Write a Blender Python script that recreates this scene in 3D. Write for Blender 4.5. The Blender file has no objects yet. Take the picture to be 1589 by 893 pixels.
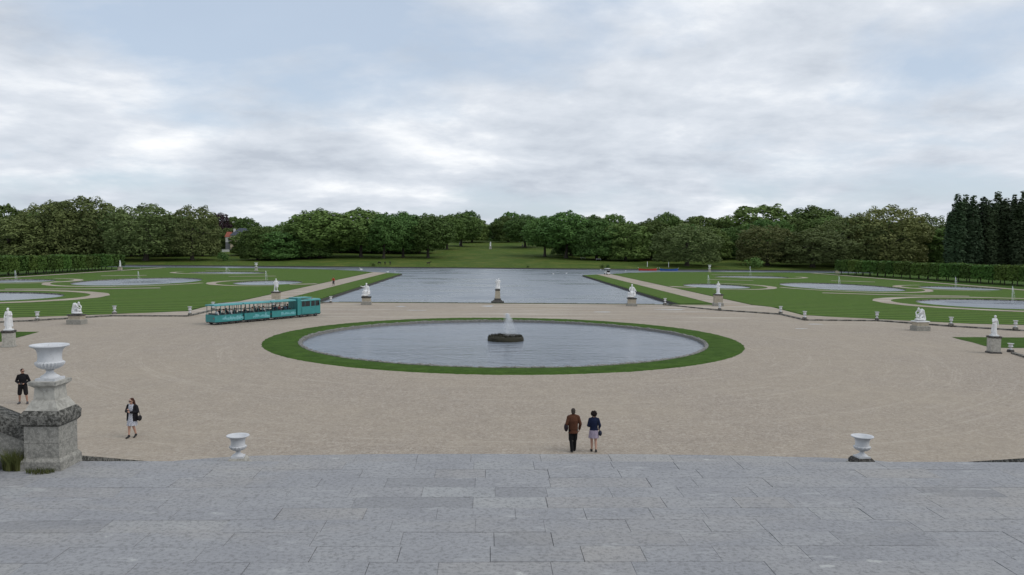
import bpy, bmesh, math, random
from mathutils import Vector, Matrix, Quaternion
from mathutils.geometry import delaunay_2d_cdt
R = math.radians
PI = math.pi
scene = bpy.context.scene
COL = scene.collection

# ------------------------------------------------------------------ camera
FPX, CX, CY = 1250.0, 794.5, 446.5
CAM = Vector((-1.5, 0.0, 8.2))
_rho, _th, _psi = R(.52), math.atan2(62.16, 1250), math.atan2(38.07, 1251.5)
_r = Vector((math.cos(_psi), -math.sin(_psi), 0))
_f = Vector((math.sin(_psi)*math.cos(_th), math.cos(_psi)*math.cos(_th), -math.sin(_th)))
_u = _r.cross(_f)
_r2 = _r*math.cos(_rho) + _u*math.sin(_rho)
_u2 = _u*math.cos(_rho) - _r*math.sin(_rho)
cd = bpy.data.cameras.new('camera'); cam = bpy.data.objects.new('camera', cd); COL.objects.link(cam)
cam.matrix_world = Matrix(((_r2.x, _u2.x, -_f.x, CAM.x), (_r2.y, _u2.y, -_f.y, CAM.y), (_r2.z, _u2.z, -_f.z, CAM.z), (0, 0, 0, 1)))
cd.sensor_width = 36.0; cd.lens = 36.0*FPX/1589.0; cd.clip_start = .1; cd.clip_end = 9000
scene.camera = cam
def ray(px, py): return _f + _r2*((px-CX)/FPX) + _u2*((CY-py)/FPX)
def G(px, py, z=0.0):
    d = ray(px, py); return CAM + d*((z-CAM.z)/d.z)
def D(px, py, Y):
    d = ray(px, py); return CAM + d*(Y/d.y)

# ------------------------------------------------------------------ world, sun, exposure
SUN = Vector((.80, -.30, .90)).normalized()          # towards the sun
w = bpy.data.worlds.new('World'); scene.world = w; w.use_nodes = True
nt = w.node_tree; nt.nodes.clear()
def wn(t, **k):
    n = nt.nodes.new(t)
    for a, b in k.items(): setattr(n, a, b)
    return n
wo = wn('ShaderNodeOutputWorld'); wb = wn('ShaderNodeBackground'); wb.inputs[1].default_value = .1
nt.links.new(wb.outputs[0], wo.inputs[0])
sky = wn('ShaderNodeTexSky', sky_type='NISHITA', sun_disc=False)
sky.sun_elevation = math.asin(SUN.z); sky.sun_rotation = math.atan2(SUN.x, SUN.y)
tc = wn('ShaderNodeTexCoord')
sep = wn('ShaderNodeSeparateXYZ'); nt.links.new(tc.outputs['Generated'], sep.inputs[0])
def wm(op, a, b=None, c=None):
    n = wn('ShaderNodeMath', operation=op)
    for i, v in enumerate((a, b, c)):
        if v is None: continue
        if isinstance(v, (int, float)): n.inputs[i].default_value = v
        else: nt.links.new(v, n.inputs[i])
    return n.outputs[0]
zz = wm('ADD', wm('MAXIMUM', sep.outputs[2], 0.0), .20)
cmb = wn('ShaderNodeCombineXYZ')
nt.links.new(wm('DIVIDE', sep.outputs[0], zz), cmb.inputs[0])
nt.links.new(wm('DIVIDE', sep.outputs[1], zz), cmb.inputs[1])
def wnoise(scale, detail, rough, off, dist=0.0):
    mp = wn('ShaderNodeMapping'); mp.inputs['Location'].default_value = off
    nt.links.new(cmb.outputs[0], mp.inputs[0])
    n = wn('ShaderNodeTexNoise'); n.inputs['Scale'].default_value = scale; n.inputs['Detail'].default_value = detail
    n.inputs['Roughness'].default_value = rough; n.inputs['Distortion'].default_value = dist
    nt.links.new(mp.outputs[0], n.inputs['Vector']); return n.outputs[0]
def wramp(v, stops):
    n = wn('ShaderNodeValToRGB'); e = n.color_ramp.elements
    while len(e) < len(stops): e.new(.5)
    for i, (p, c) in enumerate(stops):
        e[i].position = p; e[i].color = (c, c, c, 1) if isinstance(c, (int, float)) else (*c, 1)
    nt.links.new(v, n.inputs[0]); return n.outputs[0]
def wmix(f, a, b):
    n = wn('ShaderNodeMix', data_type='RGBA')
    if isinstance(f, float): n.inputs[0].default_value = f
    else: nt.links.new(f, n.inputs[0])
    for i, v in ((6, a), (7, b)):
        if isinstance(v, tuple): n.inputs[i].default_value = (*v, 1)
        else: nt.links.new(v, n.inputs[i])
    return n.outputs[2]
n_big = wnoise(.95, 9, .55, (3.1, 1.7, 0), .2)
n_shade = wnoise(2.1, 12, .58, (7.1, 4.6, 2), .1)
cover = wramp(n_big, [(.37, .05), (.51, 1.0)])
cloud = wramp(n_shade, [(.32, (5.0, 5.5, 6.25)), (.45, (6.2, 6.7, 7.4)), (.54, (7.0, 7.45, 8.1)), (.64, (8.5, 8.8, 9.2)), (.73, (9.9, 10.0, 10.1))])
thin = wmix(.62, sky.outputs[0], (6.2, 7.15, 8.45))
nt.links.new(wmix(cover, thin, cloud), wb.inputs[0])
sd = bpy.data.lights.new('sun', 'SUN'); sd.energy = 1.1; sd.angle = R(35); sd.color = (1, .965, .91)
so = bpy.data.objects.new('sun', sd); COL.objects.link(so)
so.rotation_euler = SUN.to_track_quat('Z', 'Y').to_euler(); so.location = (60, 20, 90)
vs = scene.view_settings; vs.view_transform = 'Standard'; vs.look = 'None'; vs.exposure = 0.09; vs.gamma = 1.0
vs.use_curve_mapping = False
scene.render.resolution_x = 1024; scene.render.resolution_y = 575

# ------------------------------------------------------------------ materials
class NT:
    def __init__(s, name):
        s.m = bpy.data.materials.new(name); s.m.use_nodes = True; s.t = s.m.node_tree
        s.b = s.t.nodes['Principled BSDF']; s.o = s.t.nodes['Material Output']
    def n(s, t, **k):
        n = s.t.nodes.new(t)
        for a, b in k.items(): setattr(n, a, b)
        return n
    def set(s, sock, v):
        if isinstance(v, bpy.types.NodeSocket): s.t.links.new(v, sock)
        elif isinstance(v, tuple) and sock.type == 'RGBA': sock.default_value = (*v[:3], 1)
        else: sock.default_value = v
    def pos(s): return s.n('ShaderNodeNewGeometry').outputs['Position']
    def obj(s): return s.n('ShaderNodeTexCoord').outputs['Object']
    def rnd(s): return s.n('ShaderNodeObjectInfo').outputs['Random']
    def math(s, op, a, b=0.0, c=None):
        n = s.n('ShaderNodeMath', operation=op); s.set(n.inputs[0], a); s.set(n.inputs[1], b)
        if c is not None: s.set(n.inputs[2], c)
        return n.outputs[0]
    def map(s, v, scale=(1, 1, 1), rot=(0, 0, 0), loc=(0, 0, 0)):
        n = s.n('ShaderNodeMapping'); s.set(n.inputs[0], v); n.inputs['Scale'].default_value = scale
        n.inputs['Rotation'].default_value = rot; n.inputs['Location'].default_value = loc; return n.outputs[0]
    def noise(s, v, scale, detail=4, rough=.55, dist=0.0):
        n = s.n('ShaderNodeTexNoise'); s.set(n.inputs['Vector'], v); n.inputs['Scale'].default_value = scale
        n.inputs['Detail'].default_value = detail; n.inputs['Roughness'].default_value = rough
        n.inputs['Distortion'].default_value = dist; return n.outputs[0]
    def voro(s, v, scale, out=0, feature='F1'):
        n = s.n('ShaderNodeTexVoronoi', feature=feature); s.set(n.inputs['Vector'], v); n.inputs['Scale'].default_value = scale
        return n.outputs[out]
    def ramp(s, v, stops):
        n = s.n('ShaderNodeValToRGB'); e = n.color_ramp.elements
        while len(e) < len(stops): e.new(.5)
        for i, (p, c) in enumerate(stops):
            e[i].position = p; e[i].color = (c, c, c, 1) if isinstance(c, (int, float)) else (*c, 1)
        s.set(n.inputs[0], v); return n.outputs[0]
    def mix(s, f, a, b, mode='MIX'):
        n = s.n('ShaderNodeMix', data_type='RGBA', blend_type=mode); s.set(n.inputs[0], f); s.set(n.inputs[6], a); s.set(n.inputs[7], b)
        return n.outputs[2]
    def bump(s, h, strength=.3, dist=.02):
        n = s.n('ShaderNodeBump'); s.set(n.inputs['Height'], h); n.inputs['Strength'].default_value = strength
        n.inputs['Distance'].default_value = dist; s.t.links.new(n.outputs[0], s.b.inputs['Normal'])
    def col(s, v): s.set(s.b.inputs['Base Color'], v)
    def rough(s, v): s.set(s.b.inputs['Roughness'], v)
    def spec(s, v): s.set(s.b.inputs['Specular IOR Level'], v)

def sc(c, k): return tuple(x*k for x in c)
def simple(name, c, rough=.6, var=.12, scale=6.0, spec=.4, metal=0.0, bump=0.0):
    m = NT(name); v = m.noise(m.obj(), scale, 4)
    m.col(m.mix(m.ramp(v, [(.3, 0.0), (.7, 1.0)]), sc(c, 1-var), sc(c, 1+var))); m.rough(rough); m.spec(spec)
    m.b.inputs['Metallic'].default_value = metal
    if bump: m.bump(m.noise(m.obj(), scale*6, 3), bump, .01)
    return m.m

M = {}
def mk_gravel(name, near=1.0):
    m = NT(name); p = m.pos()
    sp = m.noise(p, 16, 3, .7); sp2 = m.voro(p, 9.0, 1); big = m.noise(p, .07, 5, .6); mid = m.noise(p, .9, 4)
    sp5 = m.noise(p, 4.2, 6, .82)
    c = m.mix(m.ramp(sp, [(.34, 0.0), (.66, 1.0)]), (.19, .157, .124), (.485, .415, .335))
    c = m.mix(m.ramp(sp5, [(.40, .45), (.55, 0.0)]), c, (.215, .175, .148))
    c = m.mix(m.ramp(sp5, [(.52, 0.0), (.66, .35)]), c, (.52, .46, .38))
    c = m.mix(.35, c, m.ramp(sp2, [(0.0, (.16, .13, .105)), (.5, (.37, .32, .265)), (1.0, (.56, .52, .46))]))
    c = m.mix(m.ramp(big, [(.36, 0.0), (.64, .5)]), c, (.39, .332, .255))
    c = m.mix(m.ramp(mid, [(.35, .22), (.6, 0.0)]), c, (.24, .205, .17))
    # faint wheel tracks circling the round pond and streaks of dried mud across the far side
    sp3 = m.n('ShaderNodeSeparateXYZ'); m.set(sp3.inputs[0], p)
    dx = sp3.outputs[0]; dy = m.math('SUBTRACT', sp3.outputs[1], 66.0)
    rr = m.math('SQRT', m.math('ADD', m.math('MULTIPLY', dx, dx), m.math('MULTIPLY', m.math('MULTIPLY', dy, dy), 1.25)))
    an = m.math('ARCTAN2', dy, dx)
    cb = m.n('ShaderNodeCombineXYZ'); m.set(cb.inputs[0], m.math('MULTIPLY', rr, 1.0)); m.set(cb.inputs[1], m.math('MULTIPLY', an, 1.1))
    tr = m.ramp(m.noise(cb.outputs[0], 1.3, 5, .72, .5), [(.575, 0.0), (.61, .30), (.645, 0.0)])
    c = m.mix(tr, c, (.52, .46, .385))
    st = m.ramp(m.noise(m.map(p, (.05, .55, 1), (0, 0, .05)), 1.0, 6, .65), [(.53, 0.0), (.66, .7)])
    far = m.ramp(m.math('MULTIPLY', sp3.outputs[1], .01), [(.84, 0.0), (.99, 1.0)])
    c = m.mix(m.math('MULTIPLY', st, far), c, (.56, .515, .44))
    st2 = m.ramp(m.noise(m.map(p, (.06, .4, 1), (0, 0, -.08), (5, 3, 0)), 1.0, 5, .6), [(.55, 0.0), (.68, .5)])
    c = m.mix(m.math('MULTIPLY', st2, far), c, (.33, .255, .17))
    m.col(c); m.rough(.92); m.spec(.2); m.bump(m.math('ADD', sp, m.math('MULTIPLY', mid, .6)), .55, .05); return m.m
M['gravel'] = mk_gravel('gravel')
def mk_grass(name, a, b, dry, stripe=None, dryamt=.35):
    m = NT(name); p = m.pos()
    f = m.noise(p, 6.0, 5, .7); bg = m.noise(p, .12, 5, .6); md = m.noise(p, .8, 5, .65)
    mv = m.noise(m.map(p, (.35, 1.0, 1)), 1.9, 6, .75)
    c = m.mix(m.ramp(f, [(.3, 0.0), (.7, 1.0)]), a, b)
    c = m.mix(m.ramp(md, [(.35, .55), (.62, 0.0)]), c, sc(a, .7))
    c = m.mix(m.ramp(mv, [(.36, .6), (.52, 0.0)]), c, sc(a, .62))
    c = m.mix(m.ramp(mv, [(.55, 0.0), (.70, .45)]), c, (b[0]*1.35, b[1]*1.15, b[2]*1.3))
    if stripe:
        wv = m.n('ShaderNodeTexWave', wave_type='BANDS', bands_direction='Y', wave_profile='SIN')
        m.set(wv.inputs['Vector'], m.map(p, (1, 1, 1), (0, 0, stripe[1]))); wv.inputs['Scale'].default_value = stripe[0]
        wv.inputs['Distortion'].default_value = .5; wv.inputs['Detail'].default_value = 2
        c = m.mix(m.ramp(wv.outputs[1], [(.42, 0.0), (.58, .65)]), c, (b[0]*1.55, b[1]*1.38, b[2]*1.5))
    c = m.mix(m.ramp(bg, [(.45, 0.0), (.72, dryamt)]), c, dry)
    m.col(c); m.rough(.9); m.spec(.05); m.bump(m.math('ADD', f, md), .9, .12); return m.m
GA, GB = (.048, .094, .019), (.084, .150, .029)
M['grass'] = mk_grass('grass', GA, GB, (.10, .115, .04))
M['lawn'] = mk_grass('lawn_mown', GA, GB, (.10, .13, .04), (.11, .10), .28)
M['ring_grass'] = mk_grass('ring_grass', (.047, .096, .017), (.081, .150, .027), (.085, .12, .03), None, .2)
M['bank_grass'] = mk_grass('bank_grass', (.056, .098, .020), (.105, .155, .032), (.155, .158, .042), None, .6)
def mk_water(name, scale, strength, tint=(.030, .038, .042), stretch=(1, 1, 1), rough=.08):  # tint: water's own murk, lightened further in place of reflected sky
    m = NT(name); p = m.map(m.pos(), stretch); gust = m.noise(m.map(m.pos(), (.5, 1, 1)), .09, 4, .6, .6)
    a = m.noise(p, scale, 4, .6, .4); b = m.noise(p, scale*.23, 3, .55, .3)
    m.col(tint); m.rough(m.ramp(gust, [(.38, rough*.6), (.62, rough*1.25)])); m.b.inputs['IOR'].default_value = 1.333; m.spec(.5)
    m.bump(m.math('ADD', a, m.math('MULTIPLY', b, 1.6)), strength, .12); return m.m
M['pond_water'] = mk_water('pond_water', 2.2, .62, (.165, .188, .222), stretch=(.6, 1.2, 1), rough=.2)
M['canal_water'] = mk_water('canal_water', .9, .42, (.18, .205, .235), stretch=(.5, 1, 1), rough=.32)
M['basin_water'] = mk_water('basin_water', 2.0, .08, (.22, .24, .27), rough=.30)
m = NT('puddle_water'); m.col((.34, .33, .31)); m.rough(.32); M['puddle'] = m.m  # pale base colour paints in the sky mirrored by the puddles

def mk_stone(name, a, b, lichen=(.035, .034, .03), amt=.5, top=.0, scale=2.0, speck=.5):
    m = NT(name); p = m.obj()
    n1 = m.noise(p, scale, 6, .6); n2 = m.noise(p, scale*9, 4, .7); n3 = m.noise(p, scale*2.7, 7, .72, .4)
    c = m.mix(n1, a, b)
    c = m.mix(m.ramp(n2, [(.42, speck), (.58, 0.0)]), c, sc(a, .55))
    l = m.ramp(n3, [(.50-.12*amt, 0.0), (.62-.10*amt, min(1.0, amt*1.5))])
    c = m.mix(l, c, lichen)
    if top:
        g = m.n('ShaderNodeNewGeometry'); s = m.n('ShaderNodeSeparateXYZ'); m.set(s.inputs[0], g.outputs['Normal'])
        t = m.math('MULTIPLY', m.ramp(s.outputs[2], [(.2, 0.0), (.7, 1.0)]), m.ramp(n3, [(.35, 0.0), (.55, top)]))
        c = m.mix(t, c, (.30, .30, .285))
    m.col(c); m.rough(.9); m.spec(.2); m.bump(m.math('ADD', n2, n3), .5, .015); return m.m
M['wall_stone'] = mk_stone('weathered_stone', (.32, .31, .275), (.44, .42, .375), (.13, .127, .115), amt=.38, scale=5.5)
M['dark_coping'] = mk_stone('lichen_dark_coping', (.19, .185, .165), (.29, .28, .25), amt=.6, scale=7.0)
M['pale_stone'] = mk_stone('pale_stone', (.40, .385, .34), (.52, .50, .45), amt=.22, scale=2.0, speck=.25)
M['warm_stone'] = mk_stone('warm_pedestal_stone', (.40, .35, .27), (.50, .45, .36), amt=.15, scale=1.6, speck=.3)
M['plinth_dark'] = mk_stone('blackened_stone', (.10, .095, .09), (.19, .18, .165), amt=.6, scale=4)
M['kerb_stone'] = mk_stone('kerb_stone', (.24, .23, .20), (.38, .36, .32), amt=.55, scale=1.2)
M['rim_stone'] = mk_stone('pond_rim_stone', (.20, .195, .18), (.42, .41, .38), amt=.42, scale=3.0)
M['rock'] = mk_stone('wet_island_stone', (.035, .034, .022), (.075, .07, .045), amt=.5, scale=4)
def mk_marble():
    m = NT('white_marble'); p = m.obj(); n1 = m.noise(p, 3, 6, .65); n2 = m.noise(p, 14, 4, .7)
    c = m.mix(m.ramp(n1, [(.4, 0.0), (.68, .5)]), (.74, .745, .75), (.50, .50, .49))
    c = m.mix(m.ramp(n2, [(.58, 0.0), (.72, .45)]), c, (.33, .33, .32)); m.col(c); m.rough(.7); m.spec(.25); m.bump(n2, .3, .01); return m.m
M['marble'] = mk_marble()
def mk_urn():
    m = NT('pale_grey_urn_stone'); p = m.obj(); n1 = m.noise(p, 5, 6, .65); n2 = m.noise(p, 22, 4, .7)
    c = m.mix(m.ramp(n1, [(.35, 0.0), (.7, .6)]), (.62, .63, .645), (.45, .455, .46))
    c = m.mix(m.ramp(n2, [(.6, 0.0), (.72, .5)]), c, (.28, .28, .27)); m.col(c); m.rough(.75); m.spec(.25); m.bump(n2, .3, .008); return m.m
M['urn'] = mk_urn()
def mk_slab():
    m = NT('paving_slab'); p = m.pos(); r = m.rnd()
    n1 = m.noise(m.map(p, (1, 1, 1)), 1.1, 6, .62); n2 = m.noise(p, 17, 6, .8); n3 = m.noise(m.map(p, (.55, 1.6, 1)), 2.6, 7, .7, .3)
    tone = m.ramp(r, [(0.0, (.245, .246, .252)), (.035, (.265, .267, .274)), (.09, (.298, .300, .309)), (.72, (.315, .317, .323)), (.9, (.325, .315, .305)), (1.0, (.345, .35, .35))])
    n0 = m.noise(m.map(p, (.35, .8, 1)), .8, 5, .6, .4)
    c = m.mix(m.ramp(n1, [(.35, .45), (.6, 0.0)]), tone, (.238, .241, .256))
    c = m.mix(m.ramp(n0, [(.48, 0.0), (.66, .55)]), c, (.345, .33, .31))
    c = m.mix(m.ramp(n2, [(.40, .6), (.50, 0.0)]), c, (.15, .15, .152))
    c = m.mix(m.ramp(n2, [(.56, 0.0), (.70, .30)]), c, (.47, .47, .47))
    c = m.mix(m.ramp(n3, [(.58, 0.0), (.70, .6)]), c, (.44, .445, .44))
    v = m.math('ADD', m.voro(m.map(p, (.75, 1.3, 1)), 1.1, 0), m.math('MULTIPLY', m.math('SUBTRACT', m.noise(p, 5, 4, .7), .42), .45))                   # round pale lichen discs
    v2 = m.math('ADD', v, m.math('MULTIPLY', m.math('SUBTRACT', n2, .5), .16))
    c = m.mix(m.ramp(v2, [(.055, .6), (.10, 0.0)]), c, (.52, .525, .50))
    m.col(c); m.rough(.88); m.spec(.22); m.bump(m.math('ADD', n2, n1), .45, .012); return m.m
M['slab'] = mk_slab()
M['joint'] = simple('mortar_joint', (.21, .21, .205), .95, .3, 3)

def mk_leaf(name, a, b, c3=None, trans=.12):
    m = NT(name); r = m.rnd(); p = m.obj()
    n1 = m.noise(p, .22, 4, .6); n2 = m.noise(p, 2.2, 3, .6)
    c = m.mix(m.ramp(n1, [(.3, 0.0), (.7, 1.0)]), a, b)
    c = m.mix(m.ramp(n2, [(.3, 0.0), (.75, .55)]), c, c3 or sc(b, 1.3))
    hs = m.n('ShaderNodeHueSaturation'); m.set(hs.inputs['Value'], m.math('ADD', m.math('MULTIPLY', r, .55), .76))
    m.set(hs.inputs['Hue'], m.math('ADD', m.math('MULTIPLY', m.math('FRACT', m.math('MULTIPLY', r, 7.3)), .045), .475)); m.set(hs.inputs['Color'], c)
    m.col(hs.outputs[0]); m.rough(.7); m.spec(.2)
    tr = m.n('ShaderNodeBsdfTranslucent'); m.set(tr.inputs[0], hs.outputs[0])
    mx = m.n('ShaderNodeMixShader'); mx.inputs[0].default_value = trans
    m.t.links.new(m.b.outputs[0], mx.inputs[1]); m.t.links.new(tr.outputs[0], mx.inputs[2]); m.t.links.new(mx.outputs[0], m.o.inputs[0])
    return m.m
M['leaf_dark'] = mk_leaf('chestnut_leaves', (.064, .119, .031), (.104, .178, .044), (.132, .208, .056))
M['leaf_olive'] = mk_leaf('plane_tree_leaves', (.098, .130, .042), (.148, .184, .060), (.185, .214, .080))
M['leaf_green'] = mk_leaf('lime_leaves', (.040, .085, .016), (.072, .135, .024), (.10, .17, .034))
M['leaf_purple'] = mk_leaf('copper_beech_leaves', (.022, .012, .017), (.042, .022, .028), (.055, .03, .035))
M['leaf_poplar'] = mk_leaf('poplar_leaves', (.028, .050, .023), (.048, .076, .034), (.066, .094, .042))
M['bark'] = mk_stone('bark', (.06, .052, .042), (.12, .105, .085), amt=.3, scale=1.5)
M['weed'] = mk_leaf('weed_blades', (.05, .08, .02), (.09, .12, .035), (.16, .14, .06))
M['teal'] = simple('teal_paint', (.034, .225, .225), .38, .10, 2.0, .5)
M['teal_dark'] = simple('dark_teal_paint', (.018, .105, .112), .45, .15, 3.0, .5)
M['teal_roof'] = simple('teal_roof', (.060, .27, .275), .45, .10, 1.5, .5)
M['print'] = simple('pale_print', (.15, .39, .42), .5, .25, 9.0, .4)
M['black'] = simple('black_rubber', (.016, .016, .017), .75, .2, 8)
M['dark_metal'] = simple('dark_metal', (.06, .065, .068), .5, .2, 8, .5)
M['white_paint'] = simple('white_paint', (.72, .73, .73), .5, .06, 3)
M['red_paint'] = simple('red_paint', (.42, .035, .025), .5, .15, 3)
M['blue_paint'] = simple('blue_paint', (.02, .07, .30), .5, .15, 3)
M['orange'] = simple('orange_lamp', (.55, .10, .03), .4, .1, 3)
m = NT('window_glass'); m.col((.02, .024, .028)); m.rough(.06); m.spec(.6); M['glass'] = m.m
M['skin'] = simple('skin', (.46, .27, .20), .55, .08, 14, .35)
M['skin_tan'] = simple('skin_tanned', (.36, .205, .145), .55, .08, 14, .35)
M['house_wall'] = simple('cream_render', (.52, .44, .31), .9, .15, .4)
M['house_white'] = simple('white_render', (.66, .65, .62), .9, .1, .5)
M['house_grey'] = simple('grey_render', (.20, .20, .215), .9, .15, .5)
M['slate'] = simple('slate_roof', (.055, .065, .085), .7, .25, 2)
M['tile'] = simple('red_tile_roof', (.26, .075, .048), .8, .25, 2)
M['feather'] = simple('white_feathers', (.8, .8, .78), .8, .05, 8)
M['fur'] = simple('dark_fur', (.028, .024, .02), .9, .3, 8)
m = NT('water_spray'); m.col((.86, .88, .90)); m.rough(.35); m.b.inputs['Alpha'].default_value = .5; M['spray'] = m.m
def cloth(name, c, rough=.9, var=.18): return simple(name, c, rough, var, 18, .15, 0, .25)

# ------------------------------------------------------------------ mesh helpers
def tag(o, label=None, cat=None, group=None, kind=None):
    if label: o['label'] = label
    if cat: o['category'] = cat
    if group: o['group'] = group
    if kind: o['kind'] = kind
    return o
def link_mesh(name, me, mat=None, parent=None):
    if mat is not None and not me.materials: me.materials.append(M[mat] if isinstance(mat, str) else mat)
    o = bpy.data.objects.new(name, me); COL.objects.link(o)
    if parent: o.parent = parent
    return o
def empty(name, loc=(0, 0, 0), rz=0.0, scale=None):
    o = bpy.data.objects.new(name, None); COL.objects.link(o); o.location = loc; o.rotation_euler = (0, 0, rz)
    o.empty_display_size = .2
    if scale: o.scale = scale if isinstance(scale, tuple) else (scale,)*3
    return o
class MB:
    def __init__(s): s.v = []; s.f = []
    def add(s, vs, fs):
        k = len(s.v); s.v += [tuple(v) for v in vs]; s.f += [tuple(i+k for i in f) for f in fs]; return s
    def box(s, x0, x1, y0, y1, z0, z1):
        return s.add([(x, y, z) for z in (z0, z1) for y in (y0, y1) for x in (x0, x1)],
                     [(0, 2, 3, 1), (4, 5, 7, 6), (0, 1, 5, 4), (1, 3, 7, 5), (3, 2, 6, 7), (2, 0, 4, 6)])
    def frus(s, cx, cy, z0, hx0, hy0, z1, hx1, hy1):
        vs = [(cx+a*hx0, cy+b*hy0, z0) for a, b in ((-1, -1), (1, -1), (1, 1), (-1, 1))]
        vs += [(cx+a*hx1, cy+b*hy1, z1) for a, b in ((-1, -1), (1, -1), (1, 1), (-1, 1))]
        return s.add(vs, [(3, 2, 1, 0), (4, 5, 6, 7), (0, 1, 5, 4), (1, 2, 6, 5), (2, 3, 7, 6), (3, 0, 4, 7)])
    def rings(s, rings, cap=True):
        n = len(rings[0]); vs = [p for r in rings for p in r]; fs = []
        for i in range(len(rings)-1):
            for j in range(n):
                a = i*n+j; b = i*n+(j+1) % n; fs.append((a, b, b+n, a+n))
        if cap: fs.append(tuple(range(n-1, -1, -1))); fs.append(tuple((len(rings)-1)*n+j for j in range(n)))
        return s.add(vs, fs)
    def lathe(s, prof, n=24, cx=0, cy=0, z=0, flute=None):
        rr = []
        for r, h in prof:
            ring = []
            for j in range(n):
                a = 2*PI*j/n; q = r
                if flute and flute[0] <= h <= flute[1]: q = r*(1+flute[2]*(1 if j % 2 else -1))
                ring.append((cx+q*math.cos(a), cy+q*math.sin(a), z+h))
            rr.append(ring)
        return s.rings(rr)
    def tube(s, p0, p1, r0, r1, n=8):
        p0 = Vector(p0); p1 = Vector(p1); d = (p1-p0).normalized()
        a = d.orthogonal().normalized(); b = d.cross(a)
        return s.rings([[p+(a*math.cos(2*PI*j/n)+b*math.sin(2*PI*j/n))*r for j in range(n)] for p, r in ((p0, r0), (p1, r1))])
    def cap(s, p0, p1, r0, r1, n=10):
        p0 = Vector(p0); p1 = Vector(p1); d = p1-p0
        d = d.normalized() if d.length > 1e-6 else Vector((0, 0, 1))
        a = d.orthogonal().normalized(); b = d.cross(a); rr = []
        for k in range(5):
            t = -PI/2*(1-k/4.0)*.98 if k < 4 else 0.0
            rr.append((p0+d*(r0*math.sin(t)), r0*math.cos(t)))
        for k in range(5):
            t = PI/2*(k/4.0)*.98; rr.append((p1+d*(r1*math.sin(t)), r1*math.cos(t)))
        return s.rings([[p+(a*math.cos(2*PI*j/n)+b*math.sin(2*PI*j/n))*r for j in range(n)] for p, r in rr])
    def ell(s, c, rad, n=14, rot=None):
        c = Vector(c); rr = []
        for k in range(9):
            t = -PI/2+PI*k/8; t = max(-1.53, min(1.53, t)); ring = []
            for j in range(n):
                a = 2*PI*j/n; v = Vector((rad[0]*math.cos(t)*math.cos(a), rad[1]*math.cos(t)*math.sin(a), rad[2]*math.sin(t)))
                if rot: v = rot @ v
                ring.append(c+v)
            rr.append(ring)
        return s.rings(rr)
    def loft(s, secs, n=20, fold=0, amp=0.0, ph=0.0):
        rr = []
        for i, (x, y, z, rx, ry) in enumerate(secs):
            t = i/max(1, len(secs)-1); ring = []
            for j in range(n):
                a = 2*PI*j/n; q = 1+(amp*(1-t)*math.sin(fold*a+ph+t*1.5) if fold else 0)
                ring.append((x+rx*q*math.cos(a), y+ry*q*math.sin(a), z))
            rr.append(ring)
        return s.rings(rr)
    def mesh(s, name):
        me = bpy.data.meshes.new(name); me.from_pydata(s.v, [], s.f); me.update(); return me
    def build(s, name, mat=None, parent=None, smooth=None, fix=False):
        me = s.mesh(name)
        if fix:
            bm = bmesh.new(); bm.from_mesh(me); bmesh.ops.recalc_face_normals(bm, faces=bm.faces); bm.to_mesh(me); bm.free()
        if smooth is not None:
            me.polygons.foreach_set('use_smooth', [True]*len(me.polygons)); me.set_sharp_from_angle(angle=R(smooth))
        return link_mesh(name, me, mat, parent)
    def blob(s, name, mat, parent=None, voxel=.01, smooth=4):
        """all closed shapes fused into one continuous skin"""
        me = s.mesh(name+'_src')
        bm = bmesh.new(); bm.from_mesh(me); bmesh.ops.recalc_face_normals(bm, faces=bm.faces); bm.to_mesh(me); bm.free()
        t = bpy.data.objects.new('tmp', me); COL.objects.link(t)
        a = t.modifiers.new('r', 'REMESH'); a.mode = 'VOXEL'; a.voxel_size = voxel; a.use_smooth_shade = True
        if smooth: b = t.modifiers.new('s', 'SMOOTH'); b.factor = .5; b.iterations = smooth
        dg = bpy.context.evaluated_depsgraph_get(); dg.update()
        out = bpy.data.meshes.new_from_object(t.evaluated_get(dg)); out.name = name
        bpy.data.objects.remove(t); bpy.data.meshes.remove(me)
        out.polygons.foreach_set('use_smooth', [True]*len(out.polygons))
        out.materials.clear()
        return link_mesh(name, out, mat, parent)
def copy_tree(o, parent=None):
    c = o.copy(); COL.objects.link(c); c.parent = parent
    for ch in list(o.children): copy_tree(ch, c)
    return c
def inpoly(p, poly):
    x, y = p; r = False; j = len(poly)-1
    for i in range(len(poly)):
        xi, yi = poly[i][:2]; xj, yj = poly[j][:2]
        if (yi > y) != (yj > y) and x < (xj-xi)*(y-yi)/(yj-yi)+xi: r = not r
        j = i
    return r
def sheet(name, outer, holes=(), z=0.0, mat=None, parent=None, kind='structure'):
    vs = []; es = []
    for lp in [outer]+list(holes):
        k = len(vs); n = len(lp); vs += [Vector(p[:2]) for p in lp]; es += [(k+i, k+(i+1) % n) for i in range(n)]
    ov, oe, of, *_ = delaunay_2d_cdt(vs, es, [], 0, 1e-5)
    fs = []
    for f in of:
        c = [sum(ov[i][a] for i in f)/len(f) for a in (0, 1)]
        if inpoly(c, outer) and not any(inpoly(c, h) for h in holes):
            a, b, d = (ov[i] for i in f[:3])
            fs.append(tuple(f) if (b-a).cross(d-a) > 0 else tuple(reversed(f)))
    me = bpy.data.meshes.new(name); me.from_pydata([(v.x, v.y, z) for v in ov], [], fs); me.update()
    o = link_mesh(name, me, mat, parent)
    if kind and not parent: o['kind'] = kind
    return o
def wallstrip(mb, loop, z0, z1, closed=True):
    n = len(loop)
    for i in range(n if closed else n-1):
        a = loop[i]; b = loop[(i+1) % n]
        mb.add([(a[0], a[1], z0), (b[0], b[1], z0), (b[0], b[1], z1), (a[0], a[1], z1)], [(0, 1, 2, 3)])
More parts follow.
